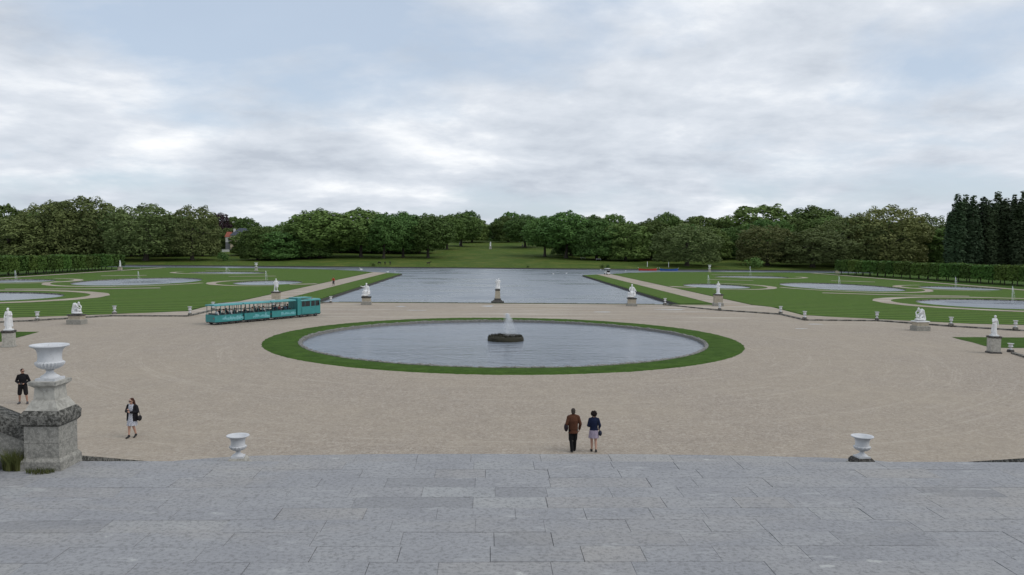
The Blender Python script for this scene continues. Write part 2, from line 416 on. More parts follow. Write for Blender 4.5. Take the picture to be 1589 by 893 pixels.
def ellipse(cx, cy, rx, ry, n=72): return [(cx+rx*math.cos(2*PI*i/n), cy+ry*math.sin(2*PI*i/n)) for i in range(n)]
def mirror(poly, s): return [(x*s, y) for x, y in poly] if s > 0 else [(-x, y) for x, y in reversed(poly)]

# ------------------------------------------------------------------ the setting: ground, water, paths
def sstep(a, b, x):
    t = max(0.0, min(1.0, (x-a)/(b-a))); return t*t*(3-2*t)
SHORE = 324.0
def tz(x, y):
    if y <= SHORE: return 0.0
    t = max(0.0, min(1.0, (y-SHORE)/(548-SHORE)))
    rise = 11.8*(t*.85+.15*sstep(0, 1, t))
    wdt = 1-.72*sstep(95, 230, abs(x))
    bump = .35*math.sin(x*.07+y*.05)*sstep(330, 380, y)
    return .45*sstep(SHORE, SHORE+5, y) + rise*wdt + bump*wdt

PC = (0.0, 72.3); PR = 17.65; PRO = 20.85                    # the round pond: centre, water radius, turf ring radius
pond_hole = ellipse(PC[0], PC[1], PR+.1, PR+.1, 120)
canal = [(-27, 118.2), (27, 118.2), (27.3, 244), (38, 257), (47, 272), (60, 284), (80, 289), (330, 289), (330, SHORE), (-330, SHORE), (-330, 289),
         (-80, 289), (-60, 284), (-47, 272), (-38, 257), (-27.3, 244)]
BASINS = [('big', 78, 180, 11.5, 20), ('near', 81.5, 124, 14.5, 12.5), ('far', 78, 240, 11, 8.5), ('inner', 49.5, 178, 7, 11), ('outer', 104, 177, 8, 9)]
basin_loops = [ellipse(s*cx, cy, rx, ry, 64) for s in (1, -1) for _, cx, cy, rx, ry in BASINS]
FAR = 2600
sheet('ground', [(-FAR, -400), (FAR, -400), (FAR, SHORE), (-FAR, SHORE)], [canal, pond_hole]+basin_loops, 0.0, 'grass')
# rising park beyond the canal
mb = MB(); xs = [-FAR, -1500, -900, -600] + list(range(-450, 451, 15)) + [600, 900, 1500, FAR]
ys = [SHORE, SHORE+2, SHORE+5] + list(range(336, 640, 12)) + [680, 760, 900, 1200, 1700, FAR]
for y in ys:
    for x in xs: mb.v.append((x, y, tz(x, y)))
nx = len(xs)
for j in range(len(ys)-1):
    for i in range(nx-1): mb.f.append((j*nx+i, j*nx+i+1, (j+1)*nx+i+1, (j+1)*nx+i))
hill = mb.build('hill', 'bank_grass', None, 60); hill['kind'] = 'structure'
# gravel forecourt with the hole of the round pond's turf
kerbR = [(24.2, 116.6), (29.6, 106.6), (35.6, 100.6), (35.6, 92.5), (43.9, 92.2), (49.1, 85.9), (53.6, 82.0), (60, 78.2), (75, 77.5)]
gr = sheet('gravel_forecourt', [(-150, 10), (150, 10), (150, 88.5), (60, 88.5), (38.2, 100), (39.2, 114), (37.6, 118), (37.6, 256), (32.6, 251), (32.6, 117.6), (27.6, 117.4),
      (-27.6, 117.4), (-32.6, 117.6), (-32.6, 251), (-37.6, 256), (-37.6, 118), (-39.2, 114), (-38.2, 100), (-60, 88.5), (-150, 88.5)],
      [ellipse(PC[0], PC[1], PRO, PRO, 140)], .012, 'gravel')
def rough_edge(poly, amp=.12, step=1.6, seed=1):
    rnd = random.Random(seed); out = []
    for i in range(len(poly)):
        a = Vector(poly[i]); b = Vector(poly[(i+1) % len(poly)]); n = max(1, min(60, int((b-a).length/step)))
        for k in range(n):
            p = a.lerp(b, k/n); out.append((p.x+rnd.uniform(-amp, amp), p.y+rnd.uniform(-amp, amp)))
    return out
for s, nm in ((1, 'right'), (-1, 'left')):
    lawn = [(38.6, 100.4), (40.4, 98.2), (48.6, 92.6), (53.6, 89.4), (60, 88.2), (112.5, 88.2), (112.5, 286), (80, 286.5), (62, 282), (50, 271), (41, 256), (37.9, 250), (37.9, 118), (39.6, 113)]
    sheet('parterre_lawn_'+nm, rough_edge(mirror(lawn, s), .10, 1.5, 3+s), [ellipse(s*cx, cy, rx, ry, 64) for _, cx, cy, rx, ry in BASINS], .035, 'lawn')
    strip = [(27.4, 119.2), (32.3, 121.5), (32.3, 250), (27.5, 243.4)]
    sheet('canal_verge_'+nm, rough_edge(mirror(strip, s), .06, 1.5, 7), [], .03, 'lawn')
    wedge = [(42.9, 75.4), (41.6, 67.2), (120, 66.5), (120, 75.6)]
    sheet('lawn_wedge_'+nm, rough_edge(mirror(wedge, s), .08, 1.2, 9), [], .03, 'ring_grass')
    # gravel walks curling round the basins and along the clipped trees
    for bn, cx, cy, rx, ry in BASINS:
        g0, g1 = (3.4, 5.4) if bn != 'near' else (3.6, 6.4)
        a0, a1 = {'big': (-2.9, -.2), 'near': (.6, 5.6), 'far': (-2.6, .3), 'inner': (-2.0, 1.2), 'outer': (1.7, 4.6)}[bn]
        n = 60; mbp = MB(); outer = []; inner = []
        for i in range(n+1):
            a = a0+(a1-a0)*i/n; k = .55+.45*math.sin(PI*i/n); wob = .25*math.sin(i*1.7)+.2*math.sin(i*.6)
            mid = (g0+g1)/2; hw = (g1-g0)/2*k
            outer.append((s*(cx+(rx+mid+hw+wob*.4)*math.cos(a)), cy+(ry+mid+hw+wob*.4)*math.sin(a)))
            inner.append((s*(cx+(rx+mid-hw)*math.cos(a)), cy+(ry+mid-hw)*math.sin(a)))
        loop = outer+inner[::-1]
        if s < 0: loop = loop[::-1]
        sheet('gravel_walk_'+bn+'_'+nm, loop, [], .047 + .003*['big', 'near', 'far', 'inner', 'outer'].index(bn), 'gravel')
    for k, pl in enumerate(([(112.4, 90), (114.8, 90), (115.5, 284), (113.2, 284)], [(57, 214), (68, 209.5), (69, 211), (58, 216)], [(90, 212), (99, 206), (100, 208), (91, 214)],
               [(62, 151), (72, 146), (86, 143.5), (87, 145.2), (73, 148), (63, 153)], [(38.0, 171), (42.5, 168), (43, 170.4), (38.0, 175)], [(70, 256), (90, 256), (91, 257.6), (71, 257.8)])):
        sheet('gravel_path_%s_%d' % (nm, k+1), mirror(pl, s), [], .066+.003*k, 'gravel')
# water
sheet('canal_water', canal, [], -.42, 'canal_water')
mb = MB(); wallstrip(mb, canal, -1.2, .0); cb_ = mb.build('canal_bank', 'plinth_dark'); cb_['kind'] = 'structure'
pw = sheet('pond_water', ellipse(PC[0], PC[1], PR+.1, PR+.1, 120), [], -.17, 'pond_water')
for s, nm in ((1, 'right'), (-1, 'left')):
    for bn, cx, cy, rx, ry in BASINS:
        lp = ellipse(s*cx, cy, rx, ry, 64)
        sheet('basin_water_%s_%s' % (bn, nm), lp, [], -.16, 'basin_water')
        mb = MB(); wallstrip(mb, lp, -.8, .03); b_ = mb.build('basin_edge_%s_%s' % (bn, nm), 'kerb_stone'); b_['kind'] = 'structure'
# turf ring of the round pond, gently domed, and its rim of rough stones
mb = MB(); n = 460; rnd = random.Random(5)
prof = [(PR+.24, .012), (PR+.6, .07), ((PR+PRO)/2+.2, .11), (PRO-.2, .07), (PRO+.05, .0)]
rr = []
for r, z in prof:
    rr.append([(PC[0]+(r+(rnd.uniform(-.10, .10) if r > PRO-.3 else 0))*math.cos(2*PI*i/n), PC[1]+(r+(rnd.uniform(-.10, .10) if r > PRO-.3 else 0))*math.sin(2*PI*i/n), z+rnd.uniform(-.012, .012)) for i in range(n)])
mb.rings(rr, cap=False); mb.f = [tuple(reversed(f)) for f in mb.f]
ring = mb.build('turf_ring', 'ring_grass', None, 70, True); ring['kind'] = 'structure'
rim = empty('pond_rim', (PC[0], PC[1], 0)); tag(rim, kind='structure')
stones = []
for k in range(6):
    rnd = random.Random(40+k); me = MB(); L = .50
    rings_ = []
    for t in (-1, -.45, .1, .6, 1):
        h = rnd.uniform(.06, .14); wd = rnd.uniform(.13, .18)
        rings_.append([(t*L, -wd, -.75), (t*L, wd, -.75), (t*L, wd*rnd.uniform(.9, 1.1), h*.5), (t*L, wd*.3, h+rnd.uniform(-.02, .03)), (t*L, -wd*rnd.uniform(.85, 1.1), h*.6)])
    me.rings(rings_); m_ = me.mesh('rim_stone'); bm = bmesh.new(); bm.from_mesh(m_); bmesh.ops.recalc_face_normals(bm, faces=bm.faces); bm.to_mesh(m_); bm.free()
    m_.materials.append(M['rim_stone']); stones.append(m_)
n = 112
for i in range(n):
    a = 2*PI*i/n; o = link_mesh('rim_stone', stones[i*7 % 6], None, rim)
    o.location = ((PR+.13)*math.cos(a), (PR+.13)*math.sin(a), random.Random(i).uniform(-.03, .02)); o.rotation_euler = (0, 0, a+PI/2)
# low stone kerb round the forecourt, carrying the urns
for s, nm in ((1, 'right'), (-1, 'left')):
    k = empty('forecourt_kerb_'+nm); tag(k, kind='structure')
    for i in range(len(kerbR)-1):
        a = Vector((kerbR[i][0]*s, kerbR[i][1])); b = Vector((kerbR[i+1][0]*s, kerbR[i+1][1])); L = (b-a).length; d = (b-a)/L; m = max(1, int(L/1.5))
        for j in range(m):
            p = a+d*(L*(j+.5)/m); hl = L/m/2-.012
            o = MB().box(-hl, hl, -.17, .17, -.1, .15+.012*((i*5+j*3) % 3)).build('kerb_block', 'kerb_stone', k)
            o.location = (p.x, p.y, 0); o.rotation_euler = (0, 0, math.atan2(d.y, d.x))
fk = empty('canal_head_kerb'); tag(fk, kind='structure')
for i in range(32):
    x = -23.2+46.4*(i+.5)/32
    MB().box(x-.71, x+.71, 117.9, 118.35, -.2, .06+.01*(i % 3)).build('kerb_block', 'kerb_stone', fk)
sheet('canal_head_turf', [(-26.9, 117.3), (26.9, 117.3), (26.9, 117.88), (-26.9, 117.88)], [], .03, 'ring_grass')
# puddles left on the forecourt
def puddle(px, py, wx, wy, seed):
    c = G(px, py); rnd = random.Random(seed); ph = [rnd.uniform(0, 6) for _ in range(4)]
    lp = []
    for i in range(40):
        a = 2*PI*i/40; q = 1+.28*math.sin(2*a+ph[0])+.2*math.sin(3*a+ph[1])+.12*math.sin(5*a+ph[2])
        lp.append((c.x+wx*q*math.cos(a), c.y+wy*q*math.sin(a)))
    sheet('puddle', lp, [], .017, 'puddle')
for i, a in enumerate(((757, 475.5, .95, 1.0), (1042, 481, 1.6, .8), (1507, 526.5, 1.1, .5), (1265, 503.5, .6, .5), (1243, 510.5, .5, .35), (622, 476, .7, .6), (935, 484.5, 1.3, .5), (646, 482, 1.0, .4))): puddle(*a, i)

# ------------------------------------------------------------------ the great stair: landing in front, flights beyond
LZ = 4.6
land = empty('stone_landing', (0, 0, LZ)); tag(land, kind='structure')
MB().box(-16, 16, 2.6, 13.3, -4.7, -.075).build('bedding', 'joint', land)
rnd = random.Random(11)
rows = []; y = 13.40
while y > 5.6:
    dpt = rnd.uniform(.455, .505); rows.append((y-dpt, y)); y -= dpt
for ri, (y0, y1) in enumerate(rows):
    x = -10.4-rnd.uniform(0, .9)
    while x < 10.2:
        wdt = rnd.choice((.75, .9, 1.0, 1.05, 1.1, 1.2, 1.35, 1.6))*rnd.uniform(.94, 1.06)
        g = rnd.choice((.001, .0015, .002, .0045)); g2 = rnd.choice((.001, .0015, .002, .003)); c = .0028
        x0, x1 = x+g, x+wdt-g; ya, yb = y0+g2, y1-g2
        dz = rnd.uniform(-.003, .003); tl = [rnd.uniform(-.0015, .0015) for _ in range(4)]
        mb = MB(); mb.add([(x0, ya, -.08), (x1, ya, -.08), (x1, yb, -.08), (x0, yb, -.08),
                (x0, ya, dz-c), (x1, ya, dz-c), (x1, yb, dz-c), (x0, yb, dz-c),
                (x0+c, ya+c, dz+tl[0]), (x1-c, ya+c, dz+tl[1]), (x1-c, yb-c, dz+tl[2]), (x0+c, yb-c, dz+tl[3])],
               [(0, 1, 5, 4), (1, 2, 6, 5), (2, 3, 7, 6), (3, 0, 4, 7), (4, 5, 9, 8), (5, 6, 10, 9), (6, 7, 11, 10), (7, 4, 8, 11), (8, 9, 10, 11)])
        if not (x1 < -9.25): mb.build('slab', 'slab', land)
        x += wdt
def flight(name, y0, z0, y1, z1, hw0, hw1, n, mat='slab'):
    e = empty(name); tag(e, kind='structure')
    for i in range(n):
        a = y0+(y1-y0)*i/n; b = y0+(y1-y0)*(i+1)/n; z = z0-(z0-z1)*(i+1)/n; hw = hw0+(hw1-hw0)*(i+.5)/n
        MB().box(-hw, hw, a+.002, b+.03, z-.4, z).build('step', mat, e)
    return e
up = empty('upper_flight'); tag(up, kind='structure')
for i in range(12):
    MB().box(-9, 9, 5.5-.42*(i+1), 5.5-.42*i-.002, 4.4, 4.6+.15*(i+1)).build('step', 'slab', up)
flight('middle_flight', 13.41, 4.6, 18.9, 2.9, 8.2, 7.6, 11)
# lower landing with flaring ends
lb = empty('lower_landing'); tag(lb, kind='structure')
zb = 2.9
def pxz(px, py): p = G(px, py, zb); return (p.x, p.y)
front = [pxz(*p) for p in ((250, 717.5), (310, 712), (385, 707.5), (540, 705.3), (700, 704.5), (900, 704.7), (1100, 706.5), (1320, 711.2), (1370, 715), (1415, 721))]
xsf = [p[0] for p in front]
def fy(x):
    for i in range(len(front)-1):
        if front[i][0] <= x <= front[i+1][0]:
            t = (x-front[i][0])/(front[i+1][0]-front[i][0]); return front[i][1]*(1-t)+front[i+1][1]*t
    return front[0][1] if x < front[0][0] else front[-1][1]
cuts = [front[0][0]]; rnd = random.Random(21)
while cuts[-1] < front[-1][0]-1.9: cuts.append(cuts[-1]+rnd.uniform(1.2, 1.9))
cuts.append(front[-1][0])
for i in range(len(cuts)-1):
    a, b = cuts[i]+.004, cuts[i+1]-.004; dz = rnd.uniform(-.004, .004); yb = 18.93
    pts = [(a, yb), (b, yb), (b, fy(b)), ((a+b)/2, fy((a+b)/2)), (a, fy(a))]
    mb = MB(); mb.add([(x, y, zb-.3) for x, y in pts]+[(x, y, zb+dz) for x, y in pts], [(4, 3, 2, 1, 0), (5, 6, 7, 8, 9)]+[(k, (k+1) % 5, (k+1) % 5+5, k+5) for k in range(5)])
    mb.build('slab', 'slab', lb)
flight('lower_flight', 20.2, 2.72, 30.6, 0.02, 9.3, 10.2, 18)
MB().box(-9.0, 9.0, 13.5, 20.1, 0.0, 2.35).build('stair_core', 'joint')['kind'] = 'structure'

# cheek walls of the middle flight with dark coping
def cheek(s, label):
    e = empty('cheek_wall', (s*8.4, 13.5, 0)); tag(e, label, 'wall', 'sloping cheek walls of the stair')
    def pt(t, off): return Vector((s*(8.3-.7*t)+s*off - s*8.4, 5.7*t, 0))
    n = 5
    for i in range(n):
        t0, t1 = i/n+.003, (i+1)/n-.003; z0, z1 = 4.67-1.8*t0, 4.67-1.8*t1
        mb = MB(); vs = []
        for t, z in ((t0, z0), (t1, z1)):
            for off, zz_ in ((-.02, z-.14), (.55, z-.14), (.55, z), (-.02, z)): p = pt(t, off); vs.append((p.x, p.y, zz_))
        mb.add(vs, [(0, 1, 2, 3), (7, 6, 5, 4), (0, 4, 5, 1), (1, 5, 6, 2), (2, 6, 7, 3), (3, 7, 4, 0)])
        mb.build('coping_stone', 'dark_coping', e, None, True)
    mb = MB(); vs = []
    for t in (0, 1):
        for off, zz_ in ((.03, 0.0), (.5, 0.0), (.5, 4.53-1.8*t), (.03, 4.53-1.8*t)): p = pt(t, off); vs.append((p.x, p.y, zz_))
    mb.add(vs, [(0, 1, 2, 3), (7, 6, 5, 4), (0, 4, 5, 1), (1, 5, 6, 2), (2, 6, 7, 3), (3, 7, 4, 0)])
    mb.build('wall_body', 'wall_stone', e, None, True)
cheek(-1, 'dark lichen topped wall sloping down right of the big urn pedestal')
cheek(1, 'black topped sloping wall at the right edge beyond the landing')

# big gate pier with urn at the left
PX, PY = -8.54, 13.12
pier = empty('urn_pedestal', (PX, PY, LZ)); tag(pier, 'weathered stone pedestal with moulded cornice carrying the big white urn at left', 'pedestal')
hx, hy = .27, .29
MB().frus(0, 0, -.06, hx+.045, hy+.045, .14, hx+.045, hy+.045).frus(0, 0, .1401, hx+.045, hy+.045, .19, hx+.01, hy+.01).build('base_course', 'wall_stone', pier)
MB().box(-hx, hx, -hy, hy, .19, .432).build('shaft_block', 'wall_stone', pier)
MB().box(-hx, hx, -hy, hy, .436, .70).build('shaft_block', 'wall_stone', pier)
MB().frus(0, 0, .70, hx+.005, hy+.005, .74, hx+.042, hy+.042).frus(0, 0, .7401, hx+.045, hy+.045, .87, hx+.052, hy+.052).frus(0, 0, .8701, hx+.052, hy+.052, .95, hx+.0, hy+.0).build('cornice', 'dark_coping', pier)
MB().frus(0, 0, .95, hx-.01, hy-.01, 1.10, hx-.085, hy-.085).build('sloped_block', 'pale_stone', pier)
MB().frus(0, 0, 1.10, hx-.10, hy-.10, 1.30, hx-.115, hy-.115).build('upper_block', 'pale_stone', pier)
MB().frus(0, 0, 1.30, hx-.11, hy-.11, 1.345, hx-.055, hy-.055).frus(0, 0, 1.3451, hx-.05, hy-.05, 1.40, hx-.045, hy-.045).build('cap_slab', 'pale_stone', pier)
def urn_parts(parent, sc_=1.0, z=0.0, mat='urn', n=48, plinth='urn', dark=None):
    """campana urn: square plinth, round foot, fluted bowl, tall body, flaring rim; rim radius .31, height .62 at scale 1"""
    q = sc_
    MB().box(-.17*q, .17*q, -.17*q, .17*q, z, z+.045*q).build('plinth', plinth, parent)
    MB().lathe([(.155*q, .046*q), (.15*q, .07*q), (.10*q, .10*q), (.062*q, .135*q), (.055*q, .165*q), (.075*q, .175*q), (.05*q, .188*q)], n, z=z).build('foot', mat, parent, 50)
    MB().lathe([(.05*q, .185*q), (.12*q, .200*q), (.185*q, .235*q), (.222*q, .285*q), (.226*q, .315*q), (.20*q, .335*q)], n, z=z, flute=(.195*q, .318*q, .065)).build('fluted_bowl', mat, parent, 40)
    MB().lathe([(.196*q, .325*q), (.188*q, .40*q), (.192*q, .47*q), (.208*q, .53*q), (.245*q, .57*q), (.30*q, .592*q), (.312*q, .605*q), (.308*q, .622*q), (.285*q, .622*q), (.22*q, .60*q), (.16*q, .50*q), (.02*q, .46*q)], n, z=z).build('bowl', mat, parent, 50)
bu = empty('big_urn', (PX, PY, LZ+1.40)); tag(bu, 'large white fluted urn standing on the tall weathered pedestal at left', 'urn'); urn_parts(bu, .92)
# side stair wall climbing to the left of the pier
sw = empty('stair_parapet', (PX-hx-.02, 13.12, LZ)); tag(sw, 'lichen stained sloping parapet wall rising left from the big urn pedestal', 'wall')
sl = .40
def slab_sl(x0, x1, y0, y1, b0, t0):   # sheared block following the slope, b0/t0 bottom and top at x=0
    mb = MB(); vs = []
    for x in (x0, x1):
        for yy, h in ((y0, b0), (y1, b0), (y1, t0), (y0, t0)): vs.append((x, yy, h-x*sl))
    mb.add(vs, [(0, 1, 2, 3), (7, 6, 5, 4), (0, 4, 5, 1), (1, 5, 6, 2), (2, 6, 7, 3), (3, 7, 4, 0)]); return mb
for i in range(3):
    x0 = -.0-.62*i; x1 = x0-.612
    slab_sl(x0, x1, -.17, .22, .42, .68).build('coping_stone', 'dark_coping', sw, None, True)
    slab_sl(x0, x1-.0, -.13, .20, .14, .416).build('wall_stone', 'wall_stone', sw, None, True)
    slab_sl(x0, x1, -.125, .195, -.14, .136).build('wall_stone', 'wall_stone', sw, None, True)
    slab_sl(x0, x1, -.12, .19, -.6, -.144).build('wall_stone', 'wall_stone', sw, None, True)
ss = empty('side_steps', (-9.22, 0, LZ)); tag(ss, kind='structure')
for i in range(5):
    MB().box(-.34*(i+1), -.34*i-.003, 6.0, 12.96, -.1, .16*(i+1)).build('step', 'slab', ss)
# weeds at the foot of the pier
def tuft(name, loc, n, h, spread, label, seed):
    rnd = random.Random(seed); mb = MB()
    for i in range(n):
        a = rnd.uniform(0, 2*PI); r = spread*math.sqrt(rnd.random()); b = Vector((r*math.cos(a), r*math.sin(a)*.6, 0))
        lean = Vector((rnd.uniform(-1, 1), rnd.uniform(-1, .4), 0))*.55; hh = h*rnd.uniform(.45, 1); wd = rnd.uniform(.004, .010)
        s_ = Vector((math.cos(a*3), math.sin(a*3), 0))*wd; pts = []
        for t in (0, .4, .75, 1): pts.append((b+Vector((0, 0, hh*t))+lean*hh*t*t, wd*(1-t*.9)))
        vs = []
        for p, ww in pts: vs += [p-s_.normalized()*ww, p+s_.normalized()*ww]
        mb.add(vs, [(0, 1, 3, 2), (2, 3, 5, 4), (4, 5, 7, 6)])
    o = mb.build(name, 'weed'); o.location = loc; tag(o, label, 'weeds'); return o
tuft('weed_clump', (-8.98, 12.86, LZ+.0), 420, .36, .17, 'green weed clump growing in the corner left of the big pedestal', 1)
tuft('low_weeds', (-8.50, 12.72, LZ-.005), 260, .09, .22, 'low dry weeds along the front foot of the big pedestal', 2)
# the two urns at the foot of the middle flight
def plain_urn(name, loc, sc_, label, group, base='plinth_dark', rz=0.0, blockh=.12, bw=.21):
    e = empty(name, loc, rz); tag(e, label, 'urn', group)
    MB().frus(0, 0, 0, bw*sc_, bw*sc_, blockh*sc_*.6, bw*sc_, bw*sc_).frus(0, 0, blockh*sc_*.6+.0005, bw*sc_*.97, bw*sc_*.97, blockh*sc_, bw*sc_*.8, bw*sc_*.8).build('base_block', base, e)
    urn_parts(e, sc_, blockh*sc_, 'urn', 28); return e
for px, lab, b in ((369.5, 'grey white urn on a low block at the landing edge, left of the walking couple', 'pale_stone'), (1337, 'grey white urn on a blackened block at the landing edge, right of the walking couple', 'plinth_dark')):
    p = D(px, 719, 19.35)
    MB().box(-.26, .26, -.26, .26, 2.6, p.z-.10+.1).build('urn_footing', 'pale_stone')
    o = bpy.data.objects['urn_footing' if 'urn_footing.001' not in bpy.data.objects else 'urn_footing.001']; o.location = (p.x, p.y, 0); tag(o, kind='structure')
    plain_urn('landing_urn', (p.x, p.y, p.z), .86, lab, 'urns at the landing edge', b, .12, .17, .26)

# ------------------------------------------------------------------ trees
def leaf_cloud(lobes, per, size, seed, squash=1.0, outward=None, jit=.55):
    rnd = random.Random(seed); V = []; F = []
    for c, r in lobes:
        for _ in range(int(per*r*r)):
            z = rnd.uniform(-.75, 1.0); a = rnd.uniform(0, 2*PI); q = math.sqrt(max(0, 1-z*z))
            nrm = Vector((q*math.cos(a), q*math.sin(a), z))
            if outward is not None:
                o = (c-outward)
                if o.length > .1 and nrm.dot(o.normalized()) < -.35: continue
            p = c+Vector((nrm.x, nrm.y, nrm.z*squash))*(r*rnd.uniform(.72, 1.06))
            n2 = (nrm+Vector((rnd.uniform(-1, 1), rnd.uniform(-1, 1), rnd.uniform(-.6, 1)))*jit).normalized()
            t = n2.orthogonal().normalized(); t = Quaternion(n2, rnd.uniform(0, 6.28)) @ t; b = n2.cross(t)
            s = size*rnd.uniform(.6, 1.25); k = len(V)
            V += [p-t*s*.55, p-b*s*.36+n2*s*.08, p+t*s*.62, p+b*s*.36+n2*s*.08]; F.append((k, k+1, k+2, k+3))
    return V, F
def trunk_mesh(name, h, r, limbs, seed):
    rnd = random.Random(seed); mb = MB(); n = 9; rings_ = []
    top = h
    for t in (0, .04, .15, .4, .7, 1):
        rr_ = r*(1.5 if t == 0 else 1.15 if t == .04 else 1-.55*t); ox = .25*r*math.sin(t*5+seed)
        rings_.append([(ox+rr_*math.cos(2*PI*j/n), rr_*math.sin(2*PI*j/n), top*t-.3*(t == 0)) for j in range(n)])
    mb.rings(rings_)
    for tgt, rr_ in limbs:
        t = rnd.uniform(.45, .95); b = Vector((.25*r*math.sin(t*5+seed), 0, top*t)); mid = b.lerp(tgt, .5)+Vector((0, 0, .8))
        mb.tube(b, mid, rr_, rr_*.7, 6); mb.tube(mid, tgt, rr_*.7, rr_*.25, 6)
    return mb.mesh(name)
PROTO = {}
def make_proto(key, kind, seed):
    rnd = random.Random(seed); lobes = []
    H = 22.0
    if kind == 'round':        # chestnut / lime: billowing crown on a clear trunk
        c0 = Vector((0, 0, 12.3)); rx, rz = 7.8, 9.0; skirt = -.84; nl = 96; lr = (1.5, 2.5); mat = 'leaf_dark'; per = 34; size = .74; th, tr = 11, .5
    elif kind == 'skirt':      # plane tree with foliage reaching the ground
        c0 = Vector((0, 0, 11.0)); rx, rz = 8.2, 9.6; skirt = -.96; nl = 150; lr = (1.2, 2.0); mat = 'leaf_olive'; per = 40; size = .58; th, tr = 12, .55
    elif kind == 'skirtdark':
        c0 = Vector((0, 0, 11.0)); rx, rz = 8.0, 9.8; skirt = -.98; nl = 110; lr = (1.5, 2.4); mat = 'leaf_dark'; per = 32; size = .78; th, tr = 12, .5
    elif kind == 'purple':
        c0 = Vector((0, 0, 12.0)); rx, rz = 7.0, 9.0; skirt = -.9; nl = 60; lr = (1.7, 2.6); mat = 'leaf_purple'; per = 32; size = .7; th, tr = 10, .45
    if kind == 'poplar':
        H = 25.0; mat = 'leaf_poplar'; per = 50; size = .6; th, tr = 20, .35
        for i in range(7):
            a = rnd.uniform(0, 6.28); r0 = 0 if i == 0 else rnd.uniform(.5, 1.25); top = H*(1.0 if i == 0 else rnd.uniform(.62, .95)); z = 1.2+i*.5
            while z < top:
                t = (z/top); q = (1.15 if i == 0 else .8)*math.sin(min(PI*.93, .5+t*2.5))+.18
                lobes.append((Vector((r0*math.cos(a)*(1+.2*t)+rnd.uniform(-.2, .2), r0*math.sin(a)*(1+.2*t)+rnd.uniform(-.2, .2), z)), q)); z += q*.85
        V, F = leaf_cloud(lobes, per, size, seed, 1.5)
    else:
        for i in range(nl):
            for _ in range(60):
                z = rnd.uniform(skirt, 1.0) if not (kind.startswith('skirt') and i % 3 == 0) else rnd.uniform(skirt, -.5); a = rnd.uniform(0, 6.28); q = math.sqrt(max(.02, 1-z*z))
                if kind in ('skirt', 'skirtdark') and z < -.2: q = max(q, .80+.15*rnd.random())
                k = rnd.uniform(.76, .93); p = c0+Vector((q*math.cos(a)*rx*k, q*math.sin(a)*rx*k, z*rz*k))
                r = rnd.uniform(*lr)*(1.0 if z < .4 else .85)
                if all((p-o).length > .62*(r+ro)*.75 for o, ro in lobes): break
            lobes.append((p, r))
        inner = [(c0+Vector((rnd.uniform(-.5, .5)*rx, rnd.uniform(-.5, .5)*rx, rnd.uniform(-.55, .5)*rz)), 3.0) for _ in range(9)]
        V, F = leaf_cloud(lobes, per, size, seed, 1.0, c0, .78 if kind == 'skirt' else .6); V2, F2 = leaf_cloud(inner, 14, size*1.5, seed+1)
        k = len(V); V += V2; F += [tuple(i+k for i in f) for f in F2]
        # ragged sprays that break the outline
        sp = []
        for c, r in rnd.sample(lobes, int(nl*.35)):
            d = (c-c0).normalized(); sp.append((c+d*r*.75+Vector((rnd.uniform(-.6, .6), rnd.uniform(-.6, .6), rnd.uniform(-.2, .7))), r*.45))
        V3, F3 = leaf_cloud(sp, per*1.2, size*.85, seed+2); k = len(V); V += V3; F += [tuple(i+k for i in f) for f in F3]
    zmin = .25
    V = [Vector((v.x, v.y, max(v.z, zmin+.3*math.sin(v.x*3)))) for v in V]
    me = bpy.data.meshes.new('crown'); me.from_pydata(V, [], F); me.update(); me.materials.append(M[mat])
    limbs = [(c*.92+Vector((0, 0, .6)), rnd.uniform(.1, .18)) for c, r in rnd.sample(lobes, min(9, len(lobes)))] if kind != 'poplar' else []
    tm = trunk_mesh('trunk', th, tr, limbs, seed); tm.materials.append(M['bark'])
    zmx = sorted(v.z for v in V)[int(len(V)*.998)]; xs_ = sorted(abs(v.x) for v in V)[int(len(V)*.985)]
    PROTO[key] = (me, tm, zmx, xs_)
for i in range(3): make_proto('A%d' % i, 'round', 100+i)
for i in range(3): make_proto('B%d' % i, 'skirt', 200+i)
for i in range(2): make_proto('S%d' % i, 'skirtdark', 300+i)
make_proto('U0', 'purple', 400)
for i in range(3): make_proto('P%d' % i, 'poplar', 500+i)
TREE_RND = random.Random(77)
def plant(key, x, y, h, halfw, label, cat='tree', group=None, name='park_tree', z=None):
    cm, tm, zmx, xs_ = PROTO[key]; z = tz(x, y) if z is None else z
    e = empty(name, (x, y, z), TREE_RND.uniform(0, 6.28)); sxy = halfw/xs_; szz = h/zmx
    e.scale = (sxy, sxy, szz); tag(e, label, cat, group)
    link_mesh('trunk', tm, None, e); link_mesh('crown', cm, None, e)
    return e
def plant_px(kind, px, top, wpx, Y, label, group=None, name='park_tree'):
    key = kind if kind in PROTO else kind+str(TREE_RND.randrange(3 if kind in 'ABP' else 2 if kind == 'S' else 1))
    p = D(px, top, Y); z = tz(p.x, Y); return plant(key, p.x, Y, p.z-z, wpx*.57*Y/FPX, label, 'tree', group, name)
